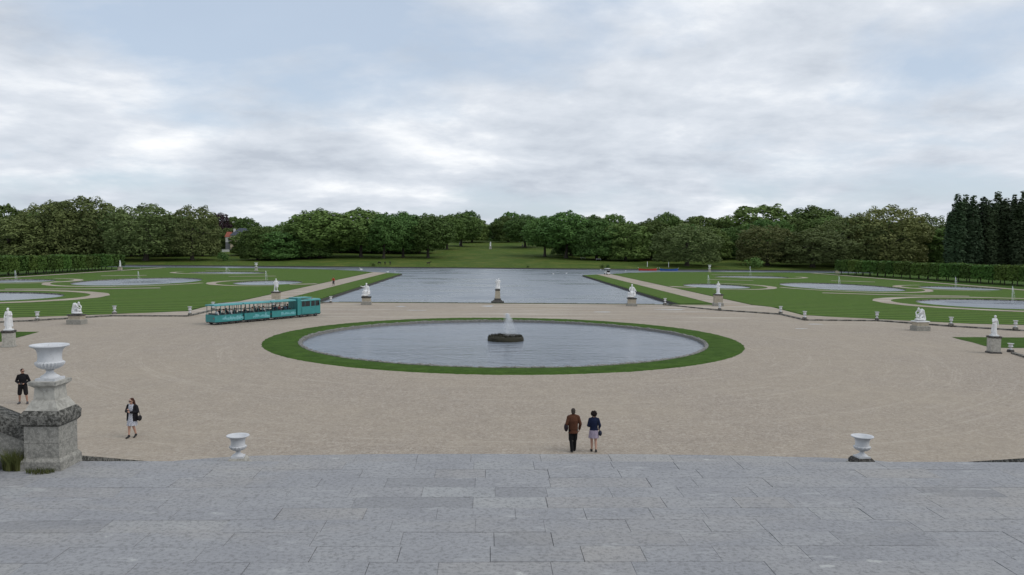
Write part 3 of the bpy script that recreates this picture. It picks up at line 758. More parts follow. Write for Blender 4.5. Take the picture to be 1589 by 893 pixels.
FRONT = [
 ('B', 12, 336, 105, 322+14, 'olive green plane tree cut by the left edge above the clipped hedge'),
 ('S', 4, 318, 62, 370, 'dark tree top rising behind the plane tree at the left edge'),
 ('B', 84, 313, 92, 345, 'big rounded plane tree, left half of the tallest clump at left'),
 ('B', 132, 306, 104, 352, 'tallest plane tree of the left bank, with a broad dome'),
 ('B', 226, 317, 104, 345, 'second domed plane tree from the left above the hedge end'),
 ('B', 298, 320, 72, 348, 'plane tree just left of the cream house'),
 ('S', 182, 329, 50, 390, 'dark tree filling the dip between the two left domes'),
 ('U0', 339, 331, 36, 470, 'purple copper beech behind the cream house'),
 ('S', 364, 337, 34, 480, 'small dark tree top behind the cream house roof'),
 ('A', 384, 338, 34, 470, 'light green round tree top right of the copper beech'),
 ('S', 399, 352, 46, 352, 'leafy tree reaching the ground right of the cream house'),
 ('S', 428, 360, 66, 356, 'low spreading dark tree by the water left of centre'),
 ('A', 452, 345, 60, 390, 'tree top in the dip left of the big chestnuts'),
 ('A', 497, 326, 92, 368, 'big domed chestnut at the left end of the wood edge'),
 ('S', 480, 358, 62, 366, 'lower bushy tree in front of the big domed chestnut'),
 ('A', 560, 325, 80, 372, 'tall chestnut with a flat topped dome, left of the clearing'),
 ('A', 596, 332, 58, 368, 'chestnut tucked against the right side of the flat topped one'),
 ('A', 626, 329, 62, 378, 'chestnut in the middle of the left wood edge'),
 ('A', 664, 333, 66, 380, 'chestnut with a visible pale trunk, left of the grass slope'),
 ('A', 694, 334, 48, 440, 'chestnut beside the left slope statue'),
 ('A', 716, 331, 52, 478, 'feathery pale topped tree nearing the central gap'),
 ('S', 733, 338, 44, 525, 'tree bordering the left side of the central gap'),
 ('S', 741, 343, 34, 600, 'narrow tree deeper in the left side of the gap'),
 ('S', 778, 339, 36, 600, 'narrow tree deeper in the right side of the gap'),
 ('S', 789, 336, 46, 530, 'tree bordering the right side of the central gap'),
 ('A', 815, 334, 56, 470, 'chestnut beside the right slope statue'),
 ('A', 846, 336, 62, 390, 'chestnut in front of the right slope, left of the tallest one'),
 ('A', 880, 329, 76, 380, 'tallest chestnut of the right wood edge'),
 ('S', 926, 342, 66, 372, 'bushy tree right of the tallest chestnut'),
 ('A', 922, 334, 40, 455, 'light green top behind the right wood edge'),
 ('S', 953, 333, 40, 480, 'dark tree top standing behind the right wood edge'),
 ('S', 972, 345, 66, 370, 'bushy tree above the white benches on the right bank'),
 ('A', 1012, 341, 62, 380, 'rounded tree above the red boat'),
 ('A', 1036, 330, 44, 450, 'taller dark top right of the red boat'),
 ('S', 1086, 336, 66, 430, 'green tree behind the lone round tree by the boats'),
 ('S', 1118, 342, 46, 440, 'dark tree top in the dip right of the lone round tree'),
 ('B', 1067, 349, 92, 338, 'lone rounded olive tree on the bank beside the blue boat'),
 ('S', 1178, 319, 104, 425, 'big airy topped tree right of the dip'),
 ('B', 1192, 350, 84, 345, 'olive plane tree at the left of the right clump'),
 ('B', 1262, 357, 104, 338, 'low broad plane tree bulging forward in the right clump'),
 ('A', 1262, 320, 82, 440, 'green domed top above the right clump'),
 ('B', 1318, 334, 96, 352, 'brownish plane tree in the middle of the right clump'),
 ('B', 1376, 320, 110, 350, 'tallest plane tree of the right clump'),
 ('B', 1432, 333, 76, 360, 'plane tree at the right end of the right clump'),
 ('S', 1462, 352, 60, 352, 'dark bushy tree next to the poplars'),
]
for k, px, top, wp, Y, lab in FRONT: plant_px(k, px, top, wp, Y, lab, 'front trees of the woods')
for i, (px, top, wp) in enumerate(((1486, 305, 15), (1498, 304, 14), (1510, 307, 14), (1527, 309, 15), (1535, 313, 13), (1548, 301, 17), (1561, 311, 14), (1575, 304, 15), (1590, 300, 19), (1606, 306, 18))):
    plant_px('P%d' % (i % 3), px, top, wp*1.75, 300+(i*7) % 12, ['leftmost tall dark poplar of the row', 'second poplar from the left in the dark row', 'third poplar from the left in the dark row', 'fourth poplar from the left, after a notch', 'short poplar in the middle of the dark row', 'tall pointed poplar in the right half of the row', 'lower poplar right of the tall pointed one', 'third poplar from the right edge', 'poplar cut by the right edge', 'poplar just beyond the right edge'][i], 'row of poplars', 'poplar_tree')
for i in range(14):
    px = 1484+i*9.2; plant_px('P%d' % ((i*2+1) % 3), px, 309+random.Random(i+5).uniform(3, 16), 24, 320+(i*5) % 9, 'dark poplar filling in behind the row of poplars', 'poplars behind the front row', 'poplar_tree')
# the depth of the wood: rows behind, hardly told apart
TOPS = [(0, 330), (60, 322), (130, 318), (200, 330), (300, 332), (345, 345), (420, 348), (470, 338), (560, 334), (650, 336), (720, 342), (745, 352)]
TOPS2 = [(772, 352), (800, 342), (880, 338), (930, 342), (1000, 345), (1110, 346), (1150, 336), (1200, 330), (1300, 334), (1380, 334), (1450, 342), (1480, 345), (1640, 345)]
def topy(px, T):
    for i in range(len(T)-1):
        if T[i][0] <= px <= T[i+1][0]:
            t = (px-T[i][0])/(T[i+1][0]-T[i][0]); return T[i][1]*(1-t)+T[i+1][1]*t
    return T[0][1] if px < T[0][0] else T[-1][1]
rnd = random.Random(9)
for row, (dy, step) in enumerate(((385, 27), (455, 33))):
    for T, a, b in ((TOPS, -14, 748), (TOPS2, 772, 1610)):
        px = a+row*9
        while px < b:
            if not (325 < px < 378 and row == 0) and not (660 < px < 860 and row == 0):
                Yb = dy+rnd.uniform(-8, 18) + (95 if 655 < px < 860 else 22 if 470 < px < 1010 else 0)
                ty = topy(px, T)+rnd.uniform(3, 14)+row*1.5
                wpx = rnd.uniform(44, 60)
                if 690 < px < 825: wpx = 34; Yb += 70
                plant_px('S', px, ty, wpx, Yb, 'dark woodland tree in the depth behind the front trees', 'woodland behind the front trees', 'woodland_tree')
            px += step*rnd.uniform(.85, 1.15)
for a, b in ((668, 750), (768, 862)):
    px = a
    while px < b:
        plant_px('S', px, topy(px, TOPS if px < 760 else TOPS2)+16+rnd.uniform(0, 6), 26, 585+rnd.uniform(-12, 25), 'dark tree low behind the trees at the top of the grass slope', 'trees at the top of the grass slope', 'woodland_tree'); px += 11
# avenue closing the vista
for s in (-1, 1):
    for i, Y in enumerate((640, 720, 820, 940, 1080)):
        x = s*(15.5+rnd.uniform(0, 1.5)); plant('S%d' % (i % 2), x, Y, 23+rnd.uniform(-1, 2), 9.5, '%s tree of the distant avenue on the %s side, counted from the near end' % (('first', 'second', 'third', 'fourth', 'fifth')[i], 'right' if s > 0 else 'left'), 'tree', 'distant avenue %s row' % ('right' if s > 0 else 'left'), 'avenue_tree')
for i in range(3):
    plant('S%d' % (i % 2), -9+9*i, 1260+20*(i % 2), 30, 8, 'tree closing the far end of the avenue', 'tree', 'trees closing the avenue', 'avenue_tree')
# shrubs fringing the far bank
def shrub_proto(seed):
    rnd = random.Random(seed); lobes = [(Vector((rnd.uniform(-1.1, 1.1), rnd.uniform(-.7, .7), rnd.uniform(.4, 1.3))), rnd.uniform(.5, .8)) for _ in range(9)]
    V, F = leaf_cloud(lobes, 90, .3, seed); me = bpy.data.meshes.new('foliage'); me.from_pydata([Vector((v.x, v.y, max(.03, v.z))) for v in V], [], F); me.update(); me.materials.append(M['leaf_dark']); return me
SH = [shrub_proto(600+i) for i in range(2)]
for px, Y, s_, lab in ((578, 325.6, .8, 'small dark bush at the water edge left of the animals'), (935, 326, .9, 'left of two dark bushes on the far bank behind the golf cart'), (942, 326.5, .8, 'right of two dark bushes on the far bank behind the golf cart'),
                  (819, 325.5, .5, 'tiny bush on the far water edge near the axis'), (350, 345, 2.2, 'round clipped looking bush below the cream house'), (1168, 330, 2.6, 'dark bush behind the tall jet at right')):
    p = D(px, 410, Y); e = empty('bank_shrub', (p.x, Y, tz(p.x, Y)-.05), 1.0*px, s_); tag(e, lab, 'bush', 'bushes on the far bank'); link_mesh('foliage', SH[int(px) % 2], None, e)
    link_mesh('stem', MB().tube((0, 0, -.05), (.1, 0, .8), .08, .03, 6).mesh('stem'), 'bark', e)
# clipped lime trees in double rows
def clip_proto(seed):
    rnd = random.Random(seed); V = []; F = []
    hx, hy, z0, z1 = 2.15, 1.5, 1.25, 4.55
    for i in range(1500):
        f = rnd.random()
        if f < .30: p = Vector((rnd.uniform(-hx, hx), rnd.uniform(-hy, hy), z1)); nn = Vector((0, 0, 1))
        elif f < .40: p = Vector((rnd.uniform(-hx, hx), rnd.uniform(-hy, hy), z0)); nn = Vector((0, 0, -1))
        elif f < .80: s = rnd.choice((-1, 1)); p = Vector((rnd.uniform(-hx, hx), s*hy, rnd.uniform(z0, z1))); nn = Vector((0, s, 0))
        else: s = rnd.choice((-1, 1)); p = Vector((s*hx, rnd.uniform(-hy, hy), rnd.uniform(z0, z1))); nn = Vector((s, 0, 0))
        q = math.hypot(p.x/hx, 0); p.z += -.22*max(0, q-.55)*(1 if p.z > 2.5 else -1.5)
        p.y *= 1-.16*q*q
        p += Vector((rnd.gauss(0, .10), rnd.gauss(0, .10), rnd.gauss(0, .09)))+nn*rnd.uniform(-.35, .12)
        if f < .30 and rnd.random() < .10: p.z += rnd.uniform(.1, .3)
        n2 = (nn+Vector((rnd.uniform(-1, 1), rnd.uniform(-1, 1), rnd.uniform(-1, 1)))*.7).normalized()
        t = n2.orthogonal().normalized(); t = Quaternion(n2, rnd.uniform(0, 6.28)) @ t; b = n2.cross(t); s = rnd.uniform(.16, .34); k = len(V)
        V += [p-t*s, p-b*s*.7, p+t*s, p+b*s*.7]; F.append((k, k+1, k+2, k+3))
    me = bpy.data.meshes.new('crown'); me.from_pydata(V, [], F); me.update(); me.materials.append(M['leaf_green']); return me
CL = [clip_proto(700+i) for i in range(3)]
ctm = trunk_mesh('trunk', 3.4, .13, [(Vector((1.2, .3, 3.4)), .06), (Vector((-1.2, -.3, 3.3)), .06), (Vector((.2, .8, 3.8)), .05)], 3); ctm.materials.append(M['bark'])
for s, a, b, lab in ((-1, (120, 182), (120, 262), 'left'), (1, (129.5, 176), (119.5, 272), 'right')):
    for row in range(2):
        A = Vector(a)+Vector((row*5.2, 0)); B = Vector(b)+Vector((row*5.2, 0)); L = (B-A).length; n = int(L/4.15); d = (B-A)/L
        for i in range(n+1):
            p = A+d*(L*i/n); e = empty('clipped_lime_tree', (s*p.x, p.y, 0), math.atan2(d.y, s*d.x)+(PI if (i+row) % 2 else 0), (1, 1, random.Random(i+row*50+s).uniform(.96, 1.05)))
            ordn = str(n+1-i)+('th' if 10 <= (n+1-i) % 100 <= 20 else {1: 'st', 2: 'nd', 3: 'rd'}.get((n+1-i) % 10, 'th'))
            tag(e, ('%s clipped lime tree of the %s front row, counted from its far end' % (ordn, lab)) if row == 0 else 'box clipped lime tree in the back row of the hedge at '+lab, 'clipped tree', 'clipped hedge trees %s %s row' % (lab, ('front', 'back')[row]))
            link_mesh('trunk', ctm, None, e); link_mesh('crown', CL[(i*2+row) % 3], None, e)

# ------------------------------------------------------------------ figures
def vec(*a): return Vector(a)
def joints(**kw):
    J = dict(pel=vec(0, 0, .94), wai=vec(0, 0, 1.07), che=vec(0, 0, 1.26), nec=vec(0, 0, 1.46), hea=vec(0, .025, 1.62), face=vec(0, 1, 0),
             shR=vec(.185, 0, 1.40), elR=vec(.235, -.03, 1.12), wrR=vec(.245, .05, .88), shL=vec(-.185, 0, 1.40), elL=vec(-.235, -.03, 1.12), wrL=vec(-.245, .05, .88),
             hiR=vec(.09, 0, .92), knR=vec(.10, .03, .50), anR=vec(.10, -.01, .085), hiL=vec(-.09, 0, .92), knL=vec(-.10, .03, .50), anL=vec(-.10, -.01, .085), toR=None, toL=None)
    for k, v in kw.items(): J[k] = Vector(v)
    for s in 'RL':
        if J['to'+s] is None: J['to'+s] = J['an'+s]+vec(.03 if s == 'R' else -.03, .17, -.055)
    return J
def add_torso(mb, J, inf=0.0, low=0.0, n=18, girth=1.0, secs=None):
    rt = (J['shR']-J['shL']).normalized()
    pts = [J['pel']-(J['wai']-J['pel'])*.55, J['pel'], J['wai'], J['che'], J['nec']-(J['nec']-J['che'])*.42, J['nec']-(J['nec']-J['che'])*.20, J['nec']+(J['nec']-J['che'])*.02]
    rad = [(.135, .10), (.162, .115), (.140*girth, .105*girth), (.168, .12*girth), (.165, .10), (.115, .080), (.062-inf*.6, .058-inf*.6)]
    for s in 'RL': mb.cap(J['nec'].lerp(J['sh'+s], .25), J['sh'+s]-vec(0, 0, .012), .050+inf*.8, .054+inf)
    if low: pts.insert(0, pts[0]-(J['wai']-J['pel']).normalized()*low); rad.insert(0, (.175, .125))
    rr = []
    for i, (p, (a, b)) in enumerate(zip(pts, rad)):
        d = (pts[min(i+1, len(pts)-1)]-pts[max(0, i-1)]).normalized(); fw = d.cross(rt).normalized(); r2 = fw.cross(d).normalized()
        if low and i <= 1: r2 = rt
        rr.append([p+r2*((a+inf)*math.cos(2*PI*j/n))+fw*((b+inf)*math.sin(2*PI*j/n)) for j in range(n)])
    mb.rings(rr)
def add_arm(mb, J, s, inf=0.0, to=1.0):
    mb.cap(J['sh'+s], J['el'+s], .056+inf, .043+inf); e = J['el'+s]; w_ = J['wr'+s]
    mb.cap(e, e.lerp(w_, to), .043+inf, .030+inf+(1-to)*.01)
def add_leg(mb, J, s, inf=0.0, to=2.0, flare=0.0):
    h, k, a = J['hi'+s], J['kn'+s], J['an'+s]
    mb.cap(h, h.lerp(k, min(1, to)), .088+inf, (.06 if to >= 1 else .08-.02*to)+inf+flare)
    if to > 1:
        c = k.lerp(a, .35)+vec(0, -.012, 0); mb.cap(k, c, .056+inf, .054+inf); mb.cap(c, k.lerp(a, min(1, to-1)), .054+inf, .036+inf+flare)
def add_foot(mb, J, s, inf=0.0):
    a, t = J['an'+s], J['to'+s]; hz = a+vec(0, -.035, -.05); mb.cap(hz, t, .036+inf, .032+inf); mb.cap(a, hz.lerp(t, .35), .036+inf, .04+inf)
def add_hand(mb, J, s, curl=.5, aim=None, q=1.0):
    w_ = J['wr'+s]; d = ((w_-J['el'+s]).normalized() if aim is None else Vector(aim).normalized()); side = 1 if s == 'R' else -1
    up = vec(0, 1, 0) if abs(d.y) < .8 else vec(0, 0, 1)
    a = (up-d*up.dot(d)).normalized(); b = d.cross(a)*side      # a: thumb side, b: palm normal
    mb.cap(w_, w_+d*.05, .026, .030); pc = w_+d*.06
    for k in range(3): mb.cap(pc+a*(.022-.022*k), pc+d*.035+a*(.026-.026*k), .018, .016)
    for k, L in enumerate((.068, .078, .072, .055)):
        r0 = pc+d*.042+a*(.033-.0225*k); m = r0+(d*math.cos(curl*.5)-b*math.sin(curl*.5))*L*.55
        e = m+(d*math.cos(curl*1.4)-b*math.sin(curl*1.4))*L*.5; mb.cap(r0, m, .0092, .0085, 6); mb.cap(m, e, .0085, .0072, 6)
    t0 = w_+d*.035+a*.02; t1 = t0+(d*.55+a*.75-b*.2).normalized()*.045; mb.cap(t0, t1, .013, .011, 6); mb.cap(t1, t1+(d*.9+a*.25-b*.3).normalized()*.034, .011, .008, 6)
def add_head(mb, J, neck=True):
    h, f = J['hea'], J['face'].normalized(); rt = f.cross(vec(0, 0, 1)).normalized(); up = vec(0, 0, 1)
    rot = Matrix((rt, f, up)).transposed()
    mb.ell(h+up*.02-f*.008, (.080, .100, .102), 16, rot); mb.ell(h+f*.022-up*.045, (.058, .066, .072), 14, rot); mb.ell(h+f*.052-up*.085, (.026, .024, .022), 10, rot)
    mb.cap(h+f*.088+up*.012, h+f*.110-up*.022, .009, .014, 8)
    mb.cap(h+f*.086-up*.056-rt*.018, h+f*.086-up*.056+rt*.018, .009, .009, 6)
    for s in (-1, 1): mb.ell(h+rt*(s*.078)-f*.006-up*.005, (.012, .022, .032), 8, rot); mb.cap(h+f*.080+rt*(s*.030)+up*.034, h+f*.074+rt*(s*.05)+up*.030, .009, .008, 6)
    if neck: mb.cap(J['nec']-vec(0, 0, .05), h-up*.06-f*.01, .054, .050)
def person_root(loc, rz, label, sc_=1.0, group=None):
    e = empty('person', loc, rz, sc_); tag(e, label, 'person', group); return e

# --- statues
def pedestal(e, w_, h, d=None, base=.22, cap_h=.16, cap_mat='plinth_dark', body='warm_stone', base_mat='wall_stone', tape=1.0):
    d = d or w_; hx, hy = w_/2, d/2
    MB().frus(0, 0, -.05, hx*1.22, hy*1.22, base, hx*1.22, hy*1.22).frus(0, 0, base+.0005, hx*1.2, hy*1.2, base+.06, hx*1.03, hy*1.03).build('pedestal_base', base_mat, e)
    MB().frus(0, 0, base+.06, hx, hy, h-cap_h, hx*tape, hy*tape).build('pedestal_body', body, e)
    MB().frus(0, 0, h-cap_h, hx*tape*1.02, hy*tape*1.02, h-cap_h*.6, hx*tape*1.16, hy*tape*1.16).frus(0, 0, h-cap_h*.6+.0005, hx*tape*1.16, hy*tape*1.16, h, hx*tape*1.12, hy*tape*1.12).build('pedestal_cap', cap_mat, e)
def marble_figure(e, kind, z, q=1.0, rz=0.0, ped=None):
    mb = MB()
    if kind in ('draped', 'draped2', 'cloak', 'small'):
        if kind == 'draped': J = joints(elR=(.26, .02, 1.13), wrR=(.27, .10, .88), elL=(-.27, .02, 1.17), wrL=(-.20, .20, 1.20), hea=(.02, .03, 1.62), face=(.5, .85, 0), knR=(.10, .10, .5))
        elif kind == 'draped2': J = joints(elR=(.24, .10, 1.16), wrR=(.05, .20, 1.28), elL=(-.27, .02, 1.15), wrL=(-.24, .10, .92), hea=(-.02, .04, 1.61), face=(-.4, .9, -.1))
        elif kind == 'cloak': J = joints(elR=(.30, .02, 1.18), wrR=(.20, .14, 1.03), elL=(-.30, .02, 1.18), wrL=(-.20, .14, 1.03), hiR=(.1, 0, .92), knR=(.16, .05, .5), anR=(.18, 0, .085), knL=(-.14, .05, .5), anL=(-.16, -.03, .085))
        else: J = joints(elL=(-.26, .05, 1.15), wrL=(-.1, .17, 1.2))
        add_torso(mb, J, .012); add_head(mb, J)
        for s in 'RL': add_arm(mb, J, s, .008); add_hand(mb, J, s); add_leg(mb, J, s, .01); add_foot(mb, J, s)
        mb.ell(J['hea']+vec(0, -.02, .05), (.09, .10, .085)); mb.ell(J['hea']+vec(0, -.11, .02), (.05, .05, .05))
        if kind in ('draped', 'draped2', 'small'):
            mb.loft([(.02, .0, .02, .25, .23), (.02, 0, .3, .215, .19), (0, 0, .62, .185, .16), (0, 0, .92, .19, .145), (0, 0, 1.08, .155, .12), (0, 0, 1.3, .18, .13)], 40, 13, .10)
            mb.cap((-.2, -.02, 1.38), (.16, .09, .98), .05, .06); mb.cap((-.16, -.08, 1.2), (-.2, -.12, .3), .07, .10); mb.cap((.2, .05, 1.0), (.26, .02, .35), .05, .07)
        else:
            mb.loft([(0, -.10, .55, .30, .10), (0, -.10, .9, .29, .13), (0, -.07, 1.2, .26, .14), (0, -.03, 1.42, .18, .11)], 32, 9, .10)
            mb.loft([(0, .0, .72, .21, .17), (0, 0, .95, .19, .14), (0, 0, 1.2, .18, .13)], 32, 11, .08)
            mb.cap((.26, -.1, .05), (.24, -.1, .75), .09, .06)
        mb.frus(0, 0, -.06, .30, .27, .06, .28, .25); v = .018
    elif kind == 'crouch':
        J = joints(pel=(-.12, 0, .48), wai=(-.09, 0, .62), che=(.02, 0, .80), nec=(.17, 0, .95), hea=(.30, 0, 1.03), face=(1, 0, -.45), shR=(.12, -.18, .92), shL=(.12, .18, .92), elR=(.33, -.22, .72), wrR=(.45, -.10, .60), elL=(.30, .24, .70), wrL=(.44, .10, .58),
                   hiR=(-.08, -.10, .46), knR=(.32, -.14, .52), anR=(.30, -.14, .13), hiL=(-.08, .10, .46), knL=(.28, .20, .22), anL=(-.15, .18, .12), toR=(.47, -.14, .06), toL=(-.32, .18, .06))
        add_torso(mb, J, .02); add_head(mb, J)
        for s in 'RL': add_arm(mb, J, s, .012); add_hand(mb, J, s, 1.0); add_leg(mb, J, s, .014); add_foot(mb, J, s)
        mb.ell((.27, 0, 1.09), (.10, .095, .085)); mb.cap((-.2, -.12, .95), (-.38, -.1, .22), .10, .13); mb.cap((-.15, .16, .9), (-.34, .16, .15), .09, .12); mb.ell((.02, 0, .08), (.62, .36, .14), 20); mb.ell((.38, 0, .36), (.16, .16, .14)); mb.ell((-.3, 0, .25), (.24, .26, .2)); v = .018
        mb.cap((-.16, 0, .98), (-.30, .02, .84), .09, .10)
    elif kind in ('river', 'river2'):
        m_ = 1 if kind == 'river' else -1
        J = joints(pel=(0, 0, .62), wai=(0, -.03, .78), che=(0, -.04, .98), nec=(0, -.02, 1.19), hea=(0, .02, 1.36), face=(.6*m_, .8, 0), shR=(.19, -.03, 1.13), shL=(-.19, -.03, 1.13),
                   elR=(.36, .12, 1.05) if m_ > 0 else (.30, .10, .90), wrR=(.56, .22, 1.14) if m_ > 0 else (.26, .30, .78), elL=(-.30, .08, .9) if m_ > 0 else (-.33, .10, .92), wrL=(-.26, .28, .76) if m_ > 0 else (-.42, .24, .74),
                   hiR=(.10, .02, .6), knR=(.20, .40, .62), anR=(.22, .42, .2), hiL=(-.10, .02, .6), knL=(-.17, .42, .56), anL=(-.10, .38, .16))
        add_torso(mb, J, .02); add_head(mb, J)
        for s in 'RL': add_arm(mb, J, s, .012); add_hand(mb, J, s, .8); add_leg(mb, J, s, .014); add_foot(mb, J, s)
        mb.ell((0, -.02, 1.42), (.10, .11, .10)); mb.cap((0, .02, 1.30), (0, .08, 1.18), .06, .045)
        mb.ell((0, 0, .30), (.44, .40, .30), 20); mb.ell((.16, .2, .10), (.44, .38, .13), 20); mb.ell((-.3, .05, .46), (.15, .2, .16)); mb.ell((.36, .05, .42), (.14, .18, .2))
        mb.loft([(0, .16, .20, .34, .32), (0, .14, .5, .29, .28), (0, .05, .68, .20, .18)], 30, 10, .12); mb.cap((-.2, -.14, 1.1), (-.28, -.1, .5), .08, .12); mb.cap((.22*m_, -.12, 1.1), (.30*m_, -.05, .5), .06, .10); v = .018
    elif kind == 'group':
        for ox, oy, oz, a in ((-.14, 0, .18, .4), (.16, .06, 0, -.5)):
            k = MB(); J = joints(elR=(.26, .10, 1.2), wrR=(.16, .16, 1.4), elL=(-.27, .06, 1.15), wrL=(-.16, .2, 1.0), face=(.3, .9, 0))
            add_torso(k, J, .012); add_head(k, J)
            for s in 'RL': add_arm(k, J, s, .008); add_hand(k, J, s); add_leg(k, J, s, .01); add_foot(k, J, s)
            k.loft([(.02, .0, .02, .22, .2), (0, 0, .5, .18, .16), (0, 0, .95, .18, .14)], 30, 11, .12); k.ell(J['hea']+vec(0, -.02, .05), (.088, .10, .085))
            ca, sa = math.cos(a), math.sin(a); mb.add([(ox+x*ca-y*sa, oy+x*sa+y*ca, oz*.6+z_*(.86 if oz == 0 else .9)) for x, y, z_ in k.v], k.f)
        mb.ell((0, 0, .1), (.42, .32, .16), 18); mb.ell((-.2, -.1, .35), (.2, .2, .3)); v = .02
    o = mb.blob('figure', 'marble', e, v, 2); o.location = (0, 0, z); o.scale = (q, q, q); o.rotation_euler = (0, 0, rz); return o
def statue(x, y, kind, fh, ph, pw, label, rz=0.0, pd=None, prz=0.0, z=0.0, **kw):
    e = empty('garden_statue', (x, y, z), prz); tag(e, label, 'statue', 'marble statues of the gardens'); pedestal(e, pw, ph, pd, **kw)
    hts = dict(draped=1.74, draped2=1.74, cloak=1.74, small=1.74, crouch=1.16, river=1.54, river2=1.54, group=1.72); q = fh/hts[kind]
    marble_figure(e, kind, ph+.05*q, q, rz); return e
statue(-39.2, 64.4, 'draped', 1.72, 1.32, .76, 'white draped standing statue on a tall pale pedestal near the left edge', PI*.95, None, .25, cap_h=.2, base=.06, body='pale_stone')
statue(39.5, 63.7, 'draped2', 1.64, 1.40, .74, 'white draped standing statue on a tall pale pedestal near the right edge', PI*1.05, None, -.1, cap_h=.16, base=.10, body='pale_stone', base_mat='plinth_dark')
statue(-43.2, 82.9, 'crouch', 1.22, 1.02, 1.25, 'crouching marble figure bent to the right on a broad pedestal at left', -.25, .95, -.1, base=.46, cap_h=.14)
statue(43.2, 81.6, 'crouch', 1.30, 1.02, 1.25, 'crouching marble figure bent to the left on a broad pedestal at right', PI+.25, .95, .1, base=.46, cap_h=.14, cap_mat='marble')
statue(-18.4, 112.9, 'river', 1.85, 1.18, 1.15, 'seated marble figure with outstretched arm at the canal head, left of centre', PI*1.0, .95, .05, base=.46, cap_h=.22)
statue(19.1, 114.2, 'river2', 1.92, 1.18, 1.15, 'seated marble figure with pointed outline at the canal head, right of centre', PI*1.0, .95, -.05, base=.36, cap_h=.20)
statue(-31.2, 114.0, 'cloak', 1.75, 1.72, 1.1, 'marble man with open cloak standing behind the road train', PI*.95, None, .1, base=.4, cap_h=.18)
statue(31.8, 115.2, 'draped', 1.75, 1.75, 1.15, 'marble standing figure on a tall pedestal at the start of the right canal path', PI*1.1, None, -.1, base=.44, cap_h=.18)
e = statue(0.0, 118.9, 'group', 1.62, 2.0, .82, 'small marble group on a tall stepped dark pedestal in the middle of the canal head', PI, None, .0, base=.62, cap_h=.2, base_mat='plinth_dark', tape=.82)
MB().frus(0, 0, -.05, .95, .95, .22, .93, .93).frus(0, 0, .2201, .76, .76, .40, .60, .60).build('plinth_step', 'plinth_dark', e)
statue(-113.5, 249, 'small', 1.9, 1.3, 1.0, 'far white statue at the near end of the left clipped hedge', PI*.8)
statue(D(1299, 425, 285).x, 285, 'small', 2.3, 1.8, 1.1, 'far white statue at the far end of the right clipped hedge', PI*1.2)
for px, py, fh, ph, pw, lab in ((761, 387, 2.4, 1.7, 1.3, 'pale statue standing alone in the middle of the far grass slope'), (713.5, 382, 2.4, .8, .9, 'slim pale statue under the trees left of the grass slope'), (811, 383.5, 1.2, 1.0, .9, 'short pale statue under the trees right of the grass slope')):
    Y = 330
    while D(px, py, Y).z > tz(D(px, py, Y).x, Y): Y += 1
    statue(D(px, py, Y).x, Y, 'small', fh, ph, pw, lab, PI, None, 0, tz(D(px, py, Y).x, Y), cap_mat='pale_stone', body='pale_stone')

# --- urns along the kerb
URNS = [(-51.2, 82.4, 'urn cut by the left edge beyond the draped statue'), (-48.3, 85.0, 'kerb urn between the left edge and the crouching statue at left'), (-44.3, 93.6, 'kerb urn just right of the left crouching statue'),
        (-35.6, 93.2, 'kerb urn left of the tail of the road train'), (-35.6, 101.0, 'urn showing just above the last carriage roof'), (-29.6, 106.4, 'urn half hidden behind the middle carriage roof'), (-23.6, 114.2, 'urn at the canal corner right of the road train engine'),
        (24.1, 115.2, 'urn at the canal corner right of the seated statue'), (29.5, 106.4, 'kerb urn directly in front of the tall pedestal at right'), (35.6, 100.6, 'farther of two close kerb urns where the right lawn begins'), (35.5, 92.6, 'nearer of two close kerb urns where the right lawn begins'),
        (43.9, 92.3, 'kerb urn left of the right crouching statue'), (48.9, 85.8, 'kerb urn between the right crouching statue and the right draped one'), (53.5, 82.0, 'kerb urn just right of the right draped statue'), (57.2, 79.8, 'kerb urn at the right edge of the picture')]
u0 = None
for i, (x, y, lab) in enumerate(URNS):
    lab = 'small white stone '+lab
    if u0 is None: u0 = plain_urn('garden_urn', (x, y, .15), 1.08, lab, 'urns along the forecourt kerb', 'kerb_stone', .3, .24, .24); u0.scale = (.76, .76, 1.0)
    else:
        c = copy_tree(u0); c.location = (x, y, .15); c.rotation_euler = (0, 0, .3+i*.5); c['label'] = lab
for px, Y, lab in ((397.5, 262, 'tall white urn on a column by the far canal at left'), (1101, 286, 'tall white urn on a column by the far canal at right')):
    p = D(px, 419, Y); e = empty('column_urn', (p.x, Y, 0)); tag(e, lab, 'urn', 'urns on columns by the canal')
    MB().frus(0, 0, 0, .5, .5, .25, .46, .46).frus(0, 0, .2505, .36, .36, 1.15, .33, .33).frus(0, 0, 1.1505, .42, .42, 1.3, .45, .45).build('column', 'pale_stone', e); urn_parts(e, 2.1, 1.3, 'marble', 24)
# low urn and stone edging at the far right of the forecourt
plain_urn('garden_urn', (41.3, 64.3, 0.0), .8, 'tiny urn on a dark block right of the right draped statue', 'urns along the forecourt kerb', 'plinth_dark', .2, .3, .24)
k = empty('edging_stones', (40.9, 63.4, 0)); tag(k, 'low pale stone edging running to the right edge below the tiny urn', 'edging')
for i in range(4): o = MB().box(-.62, .62, -.16, .16, -.05, .14).build('edging_stone', 'kerb_stone', k); o.location = (-.15-.30*i*1.0, -.62-1.27*i, 0); o.rotation_euler = (0, 0, 1.34)

